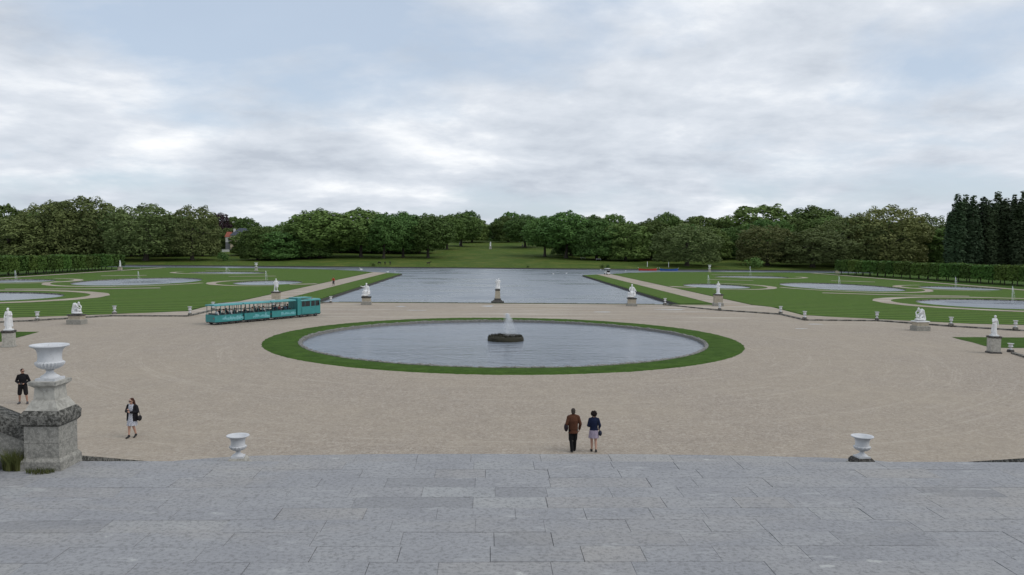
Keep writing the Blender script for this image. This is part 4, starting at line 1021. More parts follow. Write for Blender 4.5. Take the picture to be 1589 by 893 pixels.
# ------------------------------------------------------------------ fountains
def jet(name, loc, h, spread, n, drop, label, seed, drift=.25, streams=1):
    rnd = random.Random(seed); mb = MB()
    for i in range(n):
        t = rnd.random()
        if rnd.random() < .45:   # rising core
            z = h*t**.8; r = .035+.05*t*spread+(.30*(1-.5*t) if spread > .9 else 0); p = vec(rnd.gauss(0, r*.5), rnd.gauss(0, r*.5), z)
        else:                    # falling veil, pushed by the wind
            a = rnd.uniform(0, 6.28); v = rnd.random()**.6; f = rnd.random(); zz_ = h*(1-.15*rnd.random())*(1-f*f); r = spread*v*(.12+.88*f)
            p = vec(r*math.cos(a)*.6+drift*f*spread*1.4, r*math.sin(a)*.6, max(.02, zz_))
        s = drop*rnd.uniform(.4, 1.2); d = vec(rnd.uniform(-1, 1), rnd.uniform(-1, 1), 0)*s
        mb.add([p+vec(s*.6, 0, -s), p+vec(-s*.5, s*.4, -s), p+vec(-s*.2, -s*.5, -s*.8), p+vec(0, 0, s*1.6)], [(0, 1, 3), (1, 2, 3), (2, 0, 3), (0, 2, 1)])
    e = empty(name, loc); tag(e, label, 'fountain', 'water jets of the gardens')
    mb.build('water_spray', 'spray', e); MB().lathe([(.07, -.3), (.07, .02), (.05, .06), (.03, .10)], 10).build('nozzle', 'dark_metal', e); return e
ic = G(784.5, 525.5)
isl = empty('fountain_island', (ic.x, ic.y, -.22)); tag(isl, 'low dark planted stone ring in the middle of the round pond', 'planter')
rnd = random.Random(3); rr = []
for r, z in ((1.58, -.3), (1.64, .1), (1.62, .32), (1.52, .44), (1.15, .46), (.2, .40)): rr.append([(r*(1+rnd.uniform(-.035, .035))*math.cos(2*PI*j/40), r*(1+rnd.uniform(-.035, .035))*math.sin(2*PI*j/40), z+rnd.uniform(-.03, .03)) for j in range(40)])
MB().rings(rr).build('stone_ring', 'rock', isl, 35, True)
mb = MB()
for i in range(900):
    a = rnd.uniform(0, 6.28); r = 1.55*math.sqrt(rnd.random()); b = vec(r*math.cos(a), r*math.sin(a), .4); h = rnd.uniform(.06, .22); l = vec(rnd.uniform(-.5, .5), rnd.uniform(-.5, .5), 1)*h; s = vec(math.sin(a*9), math.cos(a*7), 0)*.022
    mb.add([b-s, b+s, b+l*.6+s*.9, b+l, b+l*.6-s*.9], [(0, 1, 2, 3, 4)])
mb.build('water_plants', 'rock', isl)
jet('main_fountain', (ic.x+.1, ic.y, .12), 2.15, .92, 7000, .0155, 'white fountain plume rising from the planted ring in the round pond', 1, .4)
JETS = [(78, 180, 2.5, 'right parterre jet in front of the far hedge statue'), (49.8, 186, 2.4, 'right parterre jet behind the tall standing statue'), (82.6, 126.5, 2.9, 'right parterre jet near the right picture edge'), (102.5, 176, 2.7, 'right parterre jet before the clipped hedge'), (78, 242, 3.4, 'right parterre jet farthest back, before a dark bush'),
        (-77.3, 177, 2.5, 'left parterre jet in the largest left basin'), (-50, 177.5, 2.8, 'left parterre jet above the cloaked statue'), (-101.2, 173, 2.6, 'left parterre jet before the clipped hedge'), (-78, 238, 1.8, 'left parterre jet farthest back, low and wide')]
for i, (x, y, h, lab) in enumerate(JETS): jet('basin_fountain', (x, y, -.16), h, .5 if i != 8 else 1.4, 900, .024, 'thin white '+lab, 20+i, .5)

# ------------------------------------------------------------------ people
def cyl_bag(e, name, c, rad, mat, strap=None):
    o = MB(); o.ell(c, rad, 16); b = o.blob(name, mat, e, .012, 3)
    if strap:
        k = MB()
        for p, q in zip(strap[:-1], strap[1:]): k.cap(p, q, .013, .013, 6)
        k.blob('strap', mat, b, .007, 1)
    return b
def shoes(e, J, mat, inf=.008):
    for s in 'RL': mb = MB(); add_foot(mb, J, s, inf); mb.blob('shoe', mat, e, .009, 2)
def glasses(e, J):
    h, f = J['hea'], J['face'].normalized(); rt = f.cross(vec(0, 0, 1)).normalized(); mb = MB()
    for s in (-1, 1): mb.cap(h+f*.094+rt*(s*.018)+vec(0, 0, .012), h+f*.088+rt*(s*.05)+vec(0, 0, .014), .019, .018, 8); mb.cap(h+f*.085+rt*(s*.066)+vec(0, 0, .02), h+rt*(s*.085)+vec(0, 0, .015), .006, .006, 6)
    mb.build('sunglasses', 'black', e, 60, True)
# man in brown jacket, back turned
p = G(889, 701.5); p1 = person_root((p.x, p.y, .015), .06, 'person seen from behind in brown jacket and black trousers with dark shoulder bag', 1.0)
J = joints(hea=(0, .05, 1.62), face=(-.1, 1, -.12), nec=(0, .02, 1.46), knR=(.09, .09, .50), anR=(.075, .10, .085), knL=(-.085, .02, .50), anL=(-.06, -.13, .10), elR=(.285, -.03, 1.13), wrR=(.27, .10, .90), elL=(-.27, -.06, 1.14), wrL=(-.20, .13, 1.08), toR=(.09, .27, .03), toL=(-.07, .04, .03))
mb = MB(); add_head(mb, J); add_torso(mb, J)
for s in 'RL': add_arm(mb, J, s); add_hand(mb, J, s, .6); add_leg(mb, J, s); add_foot(mb, J, s)
mb.blob('body', 'skin', p1, .008, 3)
mb = MB(); add_torso(mb, J, .034, .12, girth=1.12); [add_arm(mb, J, s, .022, .95) for s in 'RL']; mb.cap(J['nec']+vec(0, 0, -.03), J['nec']+vec(0, .01, .03), .075, .068); mb.blob('jacket', cloth('brown_jacket_cloth', (.090, .038, .022)), p1, .011, 4)
mb = MB(); [add_leg(mb, J, s, .020, 2.0, .018) for s in 'RL']; mb.ell(J['pel'], (.17, .125, .12)); mb.blob('trousers', cloth('black_trouser_cloth', (.012, .012, .013)), p1, .011, 3)
shoes(p1, J, 'black')
mb = MB(); mb.ell(J['hea']+vec(0, -.02, .04), (.092, .105, .10)); mb.ell(J['hea']+vec(0, -.05, -.03), (.085, .07, .08)); mb.blob('hair', cloth('grey_brown_hair', (.06, .05, .042)), p1, .010, 2)
cyl_bag(p1, 'shoulder_bag', (-.285, .02, .98), (.085, .17, .17), cloth('plum_black_leather', (.022, .016, .022), .6), [(-.27, .1, 1.1), (-.19, .08, 1.46), (-.19, -.06, 1.46), (-.28, -.1, 1.1)])
# woman in navy top and short skirt, back turned
p = G(921, 701.8); p2 = person_root((p.x, p.y, .015), -.04, 'person seen from behind in navy top and pale lilac skirt with curly dark hair', .945)
J = joints(hea=(0, .045, 1.60), face=(.1, 1, -.1), nec=(0, .01, 1.45), elR=(.25, -.04, 1.13), wrR=(.24, .12, 1.0), elL=(-.24, -.02, 1.13), wrL=(-.12, .17, 1.05), knR=(.085, .04, .50), anR=(.09, -.12, .11), knL=(-.08, .09, .50), anL=(-.07, .06, .085), toR=(.12, .05, .03), toL=(-.09, .23, .03), shR=(.165, 0, 1.39), shL=(-.165, 0, 1.39))
mb = MB(); add_head(mb, J); add_torso(mb, J)
for s in 'RL': add_arm(mb, J, s); add_hand(mb, J, s, .7); add_leg(mb, J, s); add_foot(mb, J, s)
mb.blob('body', 'skin', p2, .008, 3)
mb = MB(); add_torso(mb, J, .022); [add_arm(mb, J, s, .018, .92) for s in 'RL']; mb.ell(J['pel'], (.185, .135, .10)); mb.blob('top', cloth('navy_cloth', (.012, .018, .045)), p2, .011, 4)
mb = MB(); mb.loft([(0, .0, .60, .225, .18), (0, 0, .72, .21, .165), (0, 0, .86, .195, .15), (0, 0, .96, .175, .13)], 36, 9, .05); mb.blob('skirt', cloth('lilac_grey_cloth', (.32, .27, .34)), p2, .011, 2)
shoes(p2, J, 'black', .006)
mb = MB(); h = J['hea']; rnd = random.Random(8)
mb.ell(h+vec(0, -.03, .03), (.115, .115, .12))
for i in range(70):
    v = vec(rnd.gauss(0, 1), rnd.gauss(0, 1), rnd.gauss(0, 1)).normalized()
    if v.y > .55: continue
    c = h+vec(0, -.03, .03)+vec(v.x*.12, v.y*.115, v.z*.122); mb.ell(c, (.026, .026, .026), 8)
mb.blob('hair', cloth('dark_curly_hair', (.018, .013, .012)), p2, .010, 1)
cyl_bag(p2, 'shoulder_bag', (.27, .0, .80), (.08, .14, .12), cloth('dark_blue_leather', (.018, .024, .042), .6), [(.25, -.09, .88), (.20, -.10, 1.15), (.13, -.09, 1.36), (.12, .02, 1.44), (.16, .10, 1.3), (.25, .09, .9)])
# woman with sunglasses at left
p = G(205.5, 679.5); p3 = person_root((p.x, p.y, .015), PI-.18, 'person with long brown hair and sunglasses in black jacket and pale patterned dress', .97)
J = joints(hea=(0, .04, 1.61), face=(.35, .95, -.18), nec=(0, .01, 1.45), shR=(.165, 0, 1.39), shL=(-.165, 0, 1.39), elR=(.27, .0, 1.14), wrR=(.07, .22, 1.19), elL=(-.27, .02, 1.14), wrL=(-.05, .24, 1.14), knR=(.08, .10, .50), anR=(.07, .14, .12), knL=(-.07, .03, .50), anL=(-.10, -.10, .14), toR=(.09, .29, .03), toL=(-.12, .07, .03))
mb = MB(); add_head(mb, J); add_torso(mb, J)
for s in 'RL': add_arm(mb, J, s); add_hand(mb, J, s, 1.1, (-.6 if s == 'R' else .6, .5, .5)); add_leg(mb, J, s); add_foot(mb, J, s)
mb.blob('body', 'skin', p3, .008, 3)
m = NT('patterned_dress_cloth'); v_ = m.voro(m.obj(), 26, 0); m.col(m.mix(m.ramp(v_, [(.25, 1.0), (.45, 0.0)]), (.48, .49, .53), (.10, .12, .19))); m.rough(.9)
mb = MB(); add_torso(mb, J, .014); mb.loft([(.0, .01, .53, .225, .19), (0, 0, .68, .215, .18), (0, 0, .86, .19, .15), (0, 0, 1.0, .165, .13), (0, 0, 1.1, .155, .118)], 40, 10, .07); mb.blob('dress', m.m, p3, .011, 2)
mb = MB()
for s, sg in (('R', 1), ('L', -1)):
    add_arm(mb, J, s, .024, .88)
    mb.loft([(sg*.15, -.01, .74, .085, .15), (sg*.145, -.01, .95, .08, .145), (sg*.14, -.01, 1.15, .075, .135), (sg*.125, 0, 1.36, .075, .10), (sg*.10, 0, 1.43, .05, .06)], 16)
mb.loft([(0, -.10, .74, .20, .06), (0, -.10, 1.0, .185, .055), (0, -.09, 1.25, .19, .05), (0, -.05, 1.43, .12, .045)], 18); mb.blob('jacket', cloth('black_jacket_cloth', (.014, .014, .017)), p3, .011, 3)
shoes(p3, J, 'black', .006); glasses(p3, J)
mb = MB(); h = J['hea']; mb.ell(h+vec(-.01, -.03, .045), (.092, .10, .09)); mb.cap(h+vec(-.07, -.05, .02), h+vec(-.15, -.04, -.24), .05, .055); mb.cap(h+vec(.05, -.07, .0), h+vec(.08, -.07, -.22), .05, .045); mb.cap(h+vec(0, -.08, 0), h+vec(-.03, -.12, -.26), .07, .06); mb.blob('hair', cloth('brown_hair', (.055, .026, .018)), p3, .011, 2)
cyl_bag(p3, 'handbag', (-.34, -.03, .86), (.07, .13, .13), cloth('black_leather_bag', (.015, .014, .016), .6), [(-.32, .06, .95), (-.24, .05, 1.4), (-.24, -.05, 1.4), (-.32, -.1, .95)])
o = MB().box(-.035, .035, -.01, .01, -.06, .06).build('phone', 'black'); o.location = p3.matrix_basis @ vec(.01, .35, 1.22); o.rotation_euler = (.5, 0, PI-.18); tag(o, 'dark phone held at the chest by the person with sunglasses and dress', 'phone')
# man in black at left
p = G(36, 627); p4 = person_root((p.x, p.y, .015), PI+.28, 'person in black jacket and black shorts with sunglasses standing left of the big urn', 1.02)
J = joints(hea=(0, .03, 1.63), face=(-.75, .65, -.02), elR=(.29, -.02, 1.14), wrR=(.10, .20, 1.03), elL=(-.29, -.02, 1.14), wrL=(-.08, .22, 1.02), hiR=(.1, 0, .92), knR=(.14, .03, .5), anR=(.16, -.02, .085), knL=(-.15, .06, .5), anL=(-.20, .05, .085))
mb = MB(); add_head(mb, J); add_torso(mb, J)
for s in 'RL': add_arm(mb, J, s); add_hand(mb, J, s, 1.0, (-.8 if s == 'R' else .8, .5, .0)); add_leg(mb, J, s); add_foot(mb, J, s)
mb.blob('body', 'skin_tan', p4, .008, 3)
mb = MB(); add_torso(mb, J, .022, .04, girth=1.05); [add_arm(mb, J, s, .018, .80) for s in 'RL']; mb.cap(J['nec']+vec(0, 0, -.03), J['nec']+vec(0, .01, .03), .075, .07); mb.blob('jacket', cloth('black_fleece', (.013, .013, .015)), p4, .011, 4)
mb = MB(); [add_leg(mb, J, s, .028, .95, .012) for s in 'RL']; mb.ell(J['pel'], (.18, .13, .12)); mb.blob('shorts', cloth('black_short_cloth', (.016, .015, .016)), p4, .011, 3)
shoes(p4, J, cloth('grey_trainers', (.08, .08, .085)), .010); glasses(p4, J)
mb = MB(); mb.ell(J['hea']+vec(.012, -.018, .05), (.086, .095, .085)); mb.blob('hair', cloth('short_dark_hair', (.022, .016, .013)), p4, .010, 2)
c = empty('camera_in_hand', p4.matrix_basis @ vec(.0, .29, 1.04), PI+.28); tag(c, 'small black camera held at the waist by the person in black', 'camera'); MB().box(-.06, .06, -.03, .03, -.04, .04).build('camera_body', 'black', c); MB().tube((0, .03, 0), (0, .085, 0), .032, .03, 14).build('lens', 'dark_metal', c)

# seated passengers (a few pixels each)
SEAT_CACHE = {}
def passenger(mat_top, mat_hair, loc, rz, label, lean=0.0):
    if 'b' not in SEAT_CACHE:
        J = joints(pel=(0, 0, .10), wai=(0, 0, .23), che=(0, .01, .42), nec=(0, .03, .62), hea=(0, .06, .78), shR=(.185, .02, .56), shL=(-.185, .02, .56), elR=(.23, .05, .30), wrR=(.14, .26, .24), elL=(-.23, .05, .30), wrL=(-.14, .26, .24), hiR=(.09, 0, .08), hiL=(-.09, 0, .08), knR=(.10, .42, .10), knL=(-.10, .42, .10), anR=(.10, .40, -.32), anL=(-.10, .40, -.32))
        mb = MB(); add_head(mb, J); add_torso(mb, J); [(add_arm(mb, J, s), add_hand(mb, J, s), add_leg(mb, J, s), add_foot(mb, J, s)) for s in 'RL']; b = mb.blob('body', 'skin', None, .016, 2)
        mb = MB(); add_torso(mb, J, .03); [add_arm(mb, J, s, .022, .9) for s in 'RL']; t = mb.blob('top', 'teal', None, .02, 2)
        mb = MB(); [add_leg(mb, J, s, .02) for s in 'RL']; l = mb.blob('trousers', cloth('dark_trousers', (.02, .022, .03)), None, .02, 2)
        mb = MB(); mb.ell(J['hea']+vec(0, -.02, .045), (.09, .10, .09)); h = mb.blob('hair', 'black', None, .014, 2)
        for k, o in zip('btlh', (b, t, l, h)): SEAT_CACHE[k] = o.data; bpy.data.objects.remove(o)
    e = person_root(loc, rz, label, .95, 'passengers of the road train')
    link_mesh('body', SEAT_CACHE['b'], None, e); link_mesh('trousers', SEAT_CACHE['l'], None, e)
    for nm, k, mt in (('top', 't', mat_top), ('hair', 'h', mat_hair)):
        o = link_mesh(nm, SEAT_CACHE[k], None, e); o.material_slots[0].link = 'OBJECT'; o.material_slots[0].material = mt
    return e

# ------------------------------------------------------------------ road train
HD = math.atan2(95.0-82.6, -21.0+29.2)
fwd = vec(math.cos(HD), math.sin(HD), 0); rgt = vec(fwd.y, -fwd.x, 0)
TW = .74
base = vec(-29.15, 82.45, .012)-rgt*TW
def wheel(e, x, y, r=.24):
    w_ = MB().tube((x, y-.07, r), (x, y+.07, r), r, r, 18).build('wheel', 'black', e, 40)
    MB().tube((x, y-.08, r), (x, y+.08, r), r*.55, r*.55, 14).build('rim', 'dark_metal', w_, 40)
def roofed(e, x0, x1, hw, z0, z1, mat):
    rr = []
    for x, k in ((x0, .90), (x0+.08, 1.0), (x1-.08, 1.0), (x1, .90)):
        rr.append([(x, -hw*k, z0), (x, hw*k, z0), (x, hw*k*1.0, z0+.06), (x, hw*k*.86, z1-.02), (x, hw*k*.4, z1), (x, -hw*k*.4, z1), (x, -hw*k*.86, z1-.02), (x, -hw*k, z0+.06)])
    MB().rings(rr).build('roof', mat, e, 35, True)
def skyline(e, y, x0, x1, z0, z1, seed):
    rnd = random.Random(seed); x = x0; top = []
    while x < x1:
        wd = rnd.uniform(.06, .30); h = z0+(z1-z0)*rnd.uniform(.15, 1.0)
        if rnd.random() < .3: top += [(x, h*.8+z0*.2), (x+wd*.5, h), (x+wd, h*.8+z0*.2)]
        else: top += [(x, h), (x+wd, h)]
        x += wd
    mb = MB()
    for (a, ha), (b, hb) in zip(top[:-1], top[1:]):
        if b-a < 1e-4: continue
        lo = z0-rnd.uniform(-.02, .12); mb.add([(a, y, lo), (b, y, lo), (b, y, hb), (a, y, ha)], [(0, 1, 2, 3)] if y < 0 else [(3, 2, 1, 0)])
    mb.build('printed_skyline', 'print', e)
CL_, GAP = 3.46, .26
LBL = ['rear open carriage of the teal road train', 'middle open carriage of the teal road train', 'front open carriage of the teal road train, next to the engine']
CARS = []
for i in range(3):
    o_ = base+fwd*(i*(CL_+GAP)); e = empty('train_carriage', o_, HD); tag(e, LBL[i]+', with printed skyline', 'carriage', 'carriages of the road train'); CARS.append(e)
    MB().box(0.06, CL_-.06, -TW+.04, TW-.04, .22, .36).build('chassis', 'dark_metal', e)
    for sy in (-1, 1):
        y0, y1 = sorted((sy*TW, sy*(TW-.04)))
        MB().box(0, CL_, y0, y1, .30, .98).build('side_panel', 'teal', e); MB().box(.02, CL_-.02, y0-.012*(sy < 0), y1+.012*(sy > 0), .985, 1.03).build('side_rail', 'teal_dark', e)
        skyline(e, sy*(TW+.004), .9+.2*i, CL_-.15, .52, .93, 30+i*2+sy)
        for xk in (.16, .72, 1.28, 1.84, 2.40, 2.92, CL_-.14): MB().box(xk-.022, xk+.022, min(y0, y1), max(y0, y1), 1.03, 1.93).build('post', 'teal_dark', e)
        MB().box(.1, CL_-.1, y0+.005, y1-.005, .18, .30).build('skirt', 'black', e)
    for xk in (0.0, CL_-.04): MB().box(xk, xk+.04, -TW+.045, TW-.045, .30, 1.05).build('end_panel', 'teal', e)
    roofed(e, -.07, CL_+.07, TW+.06, 1.93, 2.10, 'teal_roof')
    for xk in (.35, 1.20, 2.05, 2.80):
        MB().box(xk, xk+.36, -TW+.06, TW-.06, .36, .74).build('bench', 'teal_dark', e); MB().box(xk-.05, xk-.005, -TW+.06, TW-.06, .36, 1.18).build('bench_back', 'dark_metal', e)
    for xk in (.62, CL_-.62):
        for sy in (-1, 1): wheel(e, xk, sy*(TW-.10), .23)
    MB().box(CL_+.001, CL_+GAP-.02, -.05, .05, .28, .36).build('coupling', 'black', e)
    MB().box(-.02, .0-.002, -.62, -.50, .62, .74).build('tail_lamp', 'red_paint', e)
ROOT = base+fwd*(3*(CL_+GAP)); L = 3.55
e = empty('train_engine', ROOT, HD); tag(e, 'teal boxy engine pulling the road train, with dark cab windows', 'engine')
MB().box(.05, L-.05, -TW+.03, TW-.03, .20, .36).build('chassis', 'black', e)
MB().box(0, .50, -TW, TW, .30, 2.16).build('rear_cabin', 'teal', e)
MB().box(.505, L-.02, -TW, TW, .32, 1.22).build('lower_body', 'teal', e)
for sy in (-1, 1):
    a, b = sorted((sy*TW, sy*(TW-.05)))
    MB().box(.62, 1.95, a-.05*(sy < 0), b+.05*(sy > 0), .42, 1.16).build('side_hood', 'teal', e)
    d_ = MB().box(2.02, 3.38, a-.006*(sy < 0), b+.006*(sy > 0), .40, 1.215).build('door', 'teal', e); MB().box(2.1, 2.26, a-.02*(sy < 0), b+.02*(sy > 0), 1.05, 1.09).build('handle', 'black', d_)
    for x0, x1 in ((.62, 1.12), (1.16, 1.90), (2.08, 2.66), (2.74, 3.36)): MB().box(x0, x1, a+.012, b-.012, 1.225, 1.82).build('side_window', 'glass', e)
    for xk in (.53, 1.12, 1.90, 2.66, 3.36): MB().box(xk+.003, xk+(.087 if xk in (.53,) else .037 if xk in (1.12,) else .177 if xk == 1.90 else .077 if xk == 2.66 else .157), a, b, 1.22, 1.84).build('window_post', 'teal', e)
    MB().tube((L-.02, sy*.5, .75), (L+.03, sy*.5, .75), .10, .09, 14).build('headlight', 'white_paint', e)
    MB().box(L-.35, L-.25, sy*(TW+.02)-.06, sy*(TW+.02)+.06, 1.35, 1.62).build('mirror', 'black', e)
MB().box(L-.06, L-.03, -TW+.1, TW-.1, 1.225, 1.80).build('windscreen', 'glass', e)
MB().box(.3, 3.3, -TW+.1, TW-.1, 1.225, 1.30).build('seat_bench', 'black', e)
roofed(e, .46, L+.06, TW+.05, 1.84, 2.04, 'teal_roof'); MB().box(.03, 2.3, -TW+.05, TW-.05, 2.165, 2.26).build('roof_box', 'teal_roof', e)
MB().tube((1.5, 0, 2.26), (1.5, 0, 2.52), .02, .012, 8).build('aerial', 'black', e)
MB().tube((2.9, 0, 2.04), (2.9, 0, 2.16), .07, .06, 12).build('beacon', 'orange', e)
for xk in (.55, L-.75):
    for sy in (-1, 1): wheel(e, xk, sy*(TW-.08), .27)
MB().box(L, L+.08, -TW+.05, TW-.05, .28, .48).build('bumper', 'dark_metal', e)
tops = [cloth('passenger_cloth_%d' % i, c) for i, c in enumerate(((.55, .55, .56), (.02, .022, .03), (.30, .10, .10), (.05, .09, .16), (.45, .42, .36), (.10, .10, .11)))]
hairs = [cloth('passenger_hair_%d' % i, c) for i, c in enumerate(((.02, .015, .012), (.06, .04, .025), (.22, .20, .18)))]
PAS = [(0, 0, -.35, 0, 0), (0, 1, -.38, 4, 1), (0, 1, .30, 1, 0), (0, 2, -.30, 0, 2), (0, 2, .32, 1, 0), (0, 3, -.1, 5, 1), (1, 0, -.2, 1, 0), (1, 1, -.35, 4, 1), (1, 2, -.36, 1, 0), (1, 2, .3, 5, 2), (1, 3, -.2, 0, 0), (2, 0, -.35, 1, 0), (2, 1, -.36, 2, 1), (2, 1, .3, 3, 0), (2, 2, -.3, 3, 1), (2, 3, .1, 5, 0)]
RN = ('rear', 'middle', 'front'); BN = ('last', 'third', 'second', 'first'); TN = ('white', 'black', 'dark red', 'navy', 'beige', 'grey')
for ci, bi, yy, tm_, hm in PAS:
    o_ = CARS[ci].matrix_basis @ vec((.35, 1.20, 2.05, 2.80)[bi]+.14, yy, .74)
    passenger(tops[tm_], hairs[hm], o_, HD-PI/2, 'seated passenger in %s top, %s side of the %s bench of the %s carriage' % (TN[tm_], 'near' if yy < 0 else 'far', BN[bi], RN[ci]))
o_ = e.matrix_basis @ vec(2.35, -.2, 1.30); passenger(tops[1], hairs[0], o_, HD-PI/2, 'driver in black seated in the cab of the teal road train').scale = (.6, .6, .6)

# ------------------------------------------------------------------ far small things
# cyclist on the left canal path
p = G(517.5, 443.5); rz = PI-.1
b = empty('bicycle', (p.x, p.y, .02), rz); tag(b, 'bicycle ridden by the red topped person on the left canal path', 'bicycle')
def ring_tube(c, r, t, n=24, m_=6):
    mb = MB(); rr = []
    for i in range(n+1):
        a = 2*PI*i/n; d = vec(0, math.cos(a), math.sin(a)); rr.append([c+d*(r+t*math.cos(2*PI*j/m_))+vec(t*math.sin(2*PI*j/m_), 0, 0) for j in range(m_)])
    return mb.rings(rr, cap=False)
for yy in (-.52, .52): ring_tube(vec(0, yy, .34), .32, .02).build('wheel', 'black', b)
mb = MB(); mb.tube((0, -.52, .34), (0, -.12, .36), .018, .018, 6).tube((0, -.12, .36), (0, -.2, .85), .018, .018, 6).tube((0, -.12, .36), (0, .38, .82), .02, .02, 6).tube((0, .52, .34), (0, .36, .98), .018, .018, 6).tube((0, -.18, .8), (0, .38, .82), .018, .018, 6); mb.build('bicycle_frame', 'dark_metal', b)
MB().tube((-.28, .34, 1.0), (.28, .34, 1.0), .016, .016, 6).build('handlebar', 'dark_metal', b); MB().frus(0, -.22, .86, .04, .13, .92, .07, .12).build('saddle', 'black', b)
r_ = person_root((p.x, p.y, .02), rz, 'cyclist in red top riding on the left canal path')
J = joints(pel=(0, -.2, .98), wai=(0, -.14, 1.10), che=(0, -.04, 1.27), nec=(0, .06, 1.45), hea=(0, .12, 1.60), shR=(.18, .04, 1.40), shL=(-.18, .04, 1.40), elR=(.26, .14, 1.17), wrR=(.24, .33, 1.03), elL=(-.26, .14, 1.17), wrL=(-.24, .33, 1.03), hiR=(.09, -.18, .95), knR=(.10, .16, .72), anR=(.10, -.04, .36), hiL=(-.09, -.18, .95), knL=(-.10, .12, .58), anL=(-.10, -.02, .20))
mb = MB(); add_head(mb, J); add_torso(mb, J); [(add_arm(mb, J, s), add_hand(mb, J, s, 1.2), add_leg(mb, J, s), add_foot(mb, J, s)) for s in 'RL']; mb.blob('body', 'skin', r_, .016, 2)
mb = MB(); add_torso(mb, J, .03); [add_arm(mb, J, s, .022, .8) for s in 'RL']; mb.blob('top', cloth('red_cloth', (.40, .06, .035)), r_, .018, 2)
mb = MB(); [add_leg(mb, J, s, .022, 1.9) for s in 'RL']; mb.blob('trousers', cloth('navy_trousers', (.015, .018, .03)), r_, .018, 2)
mb = MB(); mb.ell(J['hea']+vec(0, -.02, .05), (.09, .10, .085)); mb.blob('hair', hairs[0], r_, .016, 1)
# golf cart
p = G(942, 426.3); e = empty('golf_cart', (p.x, p.y, .02), 1.9); tag(e, 'tiny white golf cart at the far end of the right canal path', 'golf cart')
MB().frus(-.1, 0, .28, .95, .58, .62, .90, .55).build('body', 'white_paint', e); MB().frus(.75, 0, .62, .35, .55, .95, .16, .50).build('front_cowl', 'white_paint', e)
MB().box(-.7, -.1, -.5, .5, .62, .82).build('seat', 'black', e); MB().box(-.85, -.72, -.5, .5, .7, 1.25).build('seat_back', 'black', e); MB().frus(-.05, 0, 1.82, 1.0, .62, 1.92, .92, .56).build('roof', 'white_paint', e)
for x in (-.85, .75):
    for y in (-.52, .52): MB().tube((x, y, .6), (x*.98, y, 1.83), .025, .025, 6).build('roof_post', 'dark_metal', e); wheel(e, x*.85, y, .24)
# boats and poles by the far bank
def boat(px, mat, label):
    p = D(px, 419, 316); e = empty('moored_boat', (p.x, 316, -.42), .02); tag(e, label, 'boat', 'long boats moored at the far bank'); rr = []; L_ = 3.6
    for t in (-1, -.85, -.5, 0, .5, .85, 1):
        k = (1-abs(t)**2.6)*.75+.03; sh = .62+.30*abs(t)**3; rr.append([(t*L_, -k, sh), (t*L_, -k*.75, -.05), (t*L_, 0, -.15), (t*L_, k*.75, -.05), (t*L_, k, sh), (t*L_, k*.85, sh-.03), (t*L_, 0, .28), (t*L_, -k*.85, sh-.03)])
    MB().rings(rr).build('hull', mat, e, 40, True)
    for x in (-1.6, 0, 1.6): MB().box(x-.15, x+.15, -.6, .6, .42, .47).build('thwart', 'white_paint', e)
    for s in (-1, 1): MB().tube((s*L_*.97, 0, .8), (s*(L_+.3), 0, 1.25), .05, .06, 6).build('stem_post', 'white_paint', e)
boat(1005, 'red_paint', 'long red boat moored at the far bank'); boat(1038, 'blue_paint', 'long blue boat moored at the far bank')
for px, lab in ((1004.5, 'white post on the bank behind the red boat'), (1037.5, 'white post on the bank behind the blue boat')):
    p = D(px, 414.5, 329); e = empty('white_post', (p.x, 329, tz(p.x, 329)-.1)); tag(e, lab, 'post', 'white posts behind the boats'); MB().tube((0, 0, 0), (0, 0, 2.1), .12, .11, 10).build('shaft', 'white_paint', e, 40); MB().lathe([(.14, 2.1), (.15, 2.16), (.05, 2.26)], 10).build('finial', 'white_paint', e)
# white benches on the right bank
for px, py, lab in ((905, 402.5, 'left of two white garden benches on the right bank'), (929, 404.5, 'right of two white garden benches on the right bank')):
    Y = 330
    while D(px, py, Y).z > tz(D(px, py, Y).x, Y) and Y < 420: Y += .5
    x = D(px, py, Y).x; e = empty('garden_bench', (x, Y, tz(x, Y)), .1); tag(e, lab, 'bench', 'white benches on the bank')
    for k in range(3): MB().box(-1.1, 1.1, -.25+.17*k, -.11+.17*k, .44, .48).build('seat_slat', 'white_paint', e)
    for k in range(3): MB().box(-1.1, 1.1, .27, .31, .58+.15*k, .69+.15*k).build('back_slat', 'white_paint', e)
    for s in (-1, 1):
        for yy in (-.22, .26): MB().box(s*.95-.04, s*.95+.04, yy-.04, yy+.04, -.05, .44 if yy < 0 else 1.0).build('leg', 'white_paint', e)
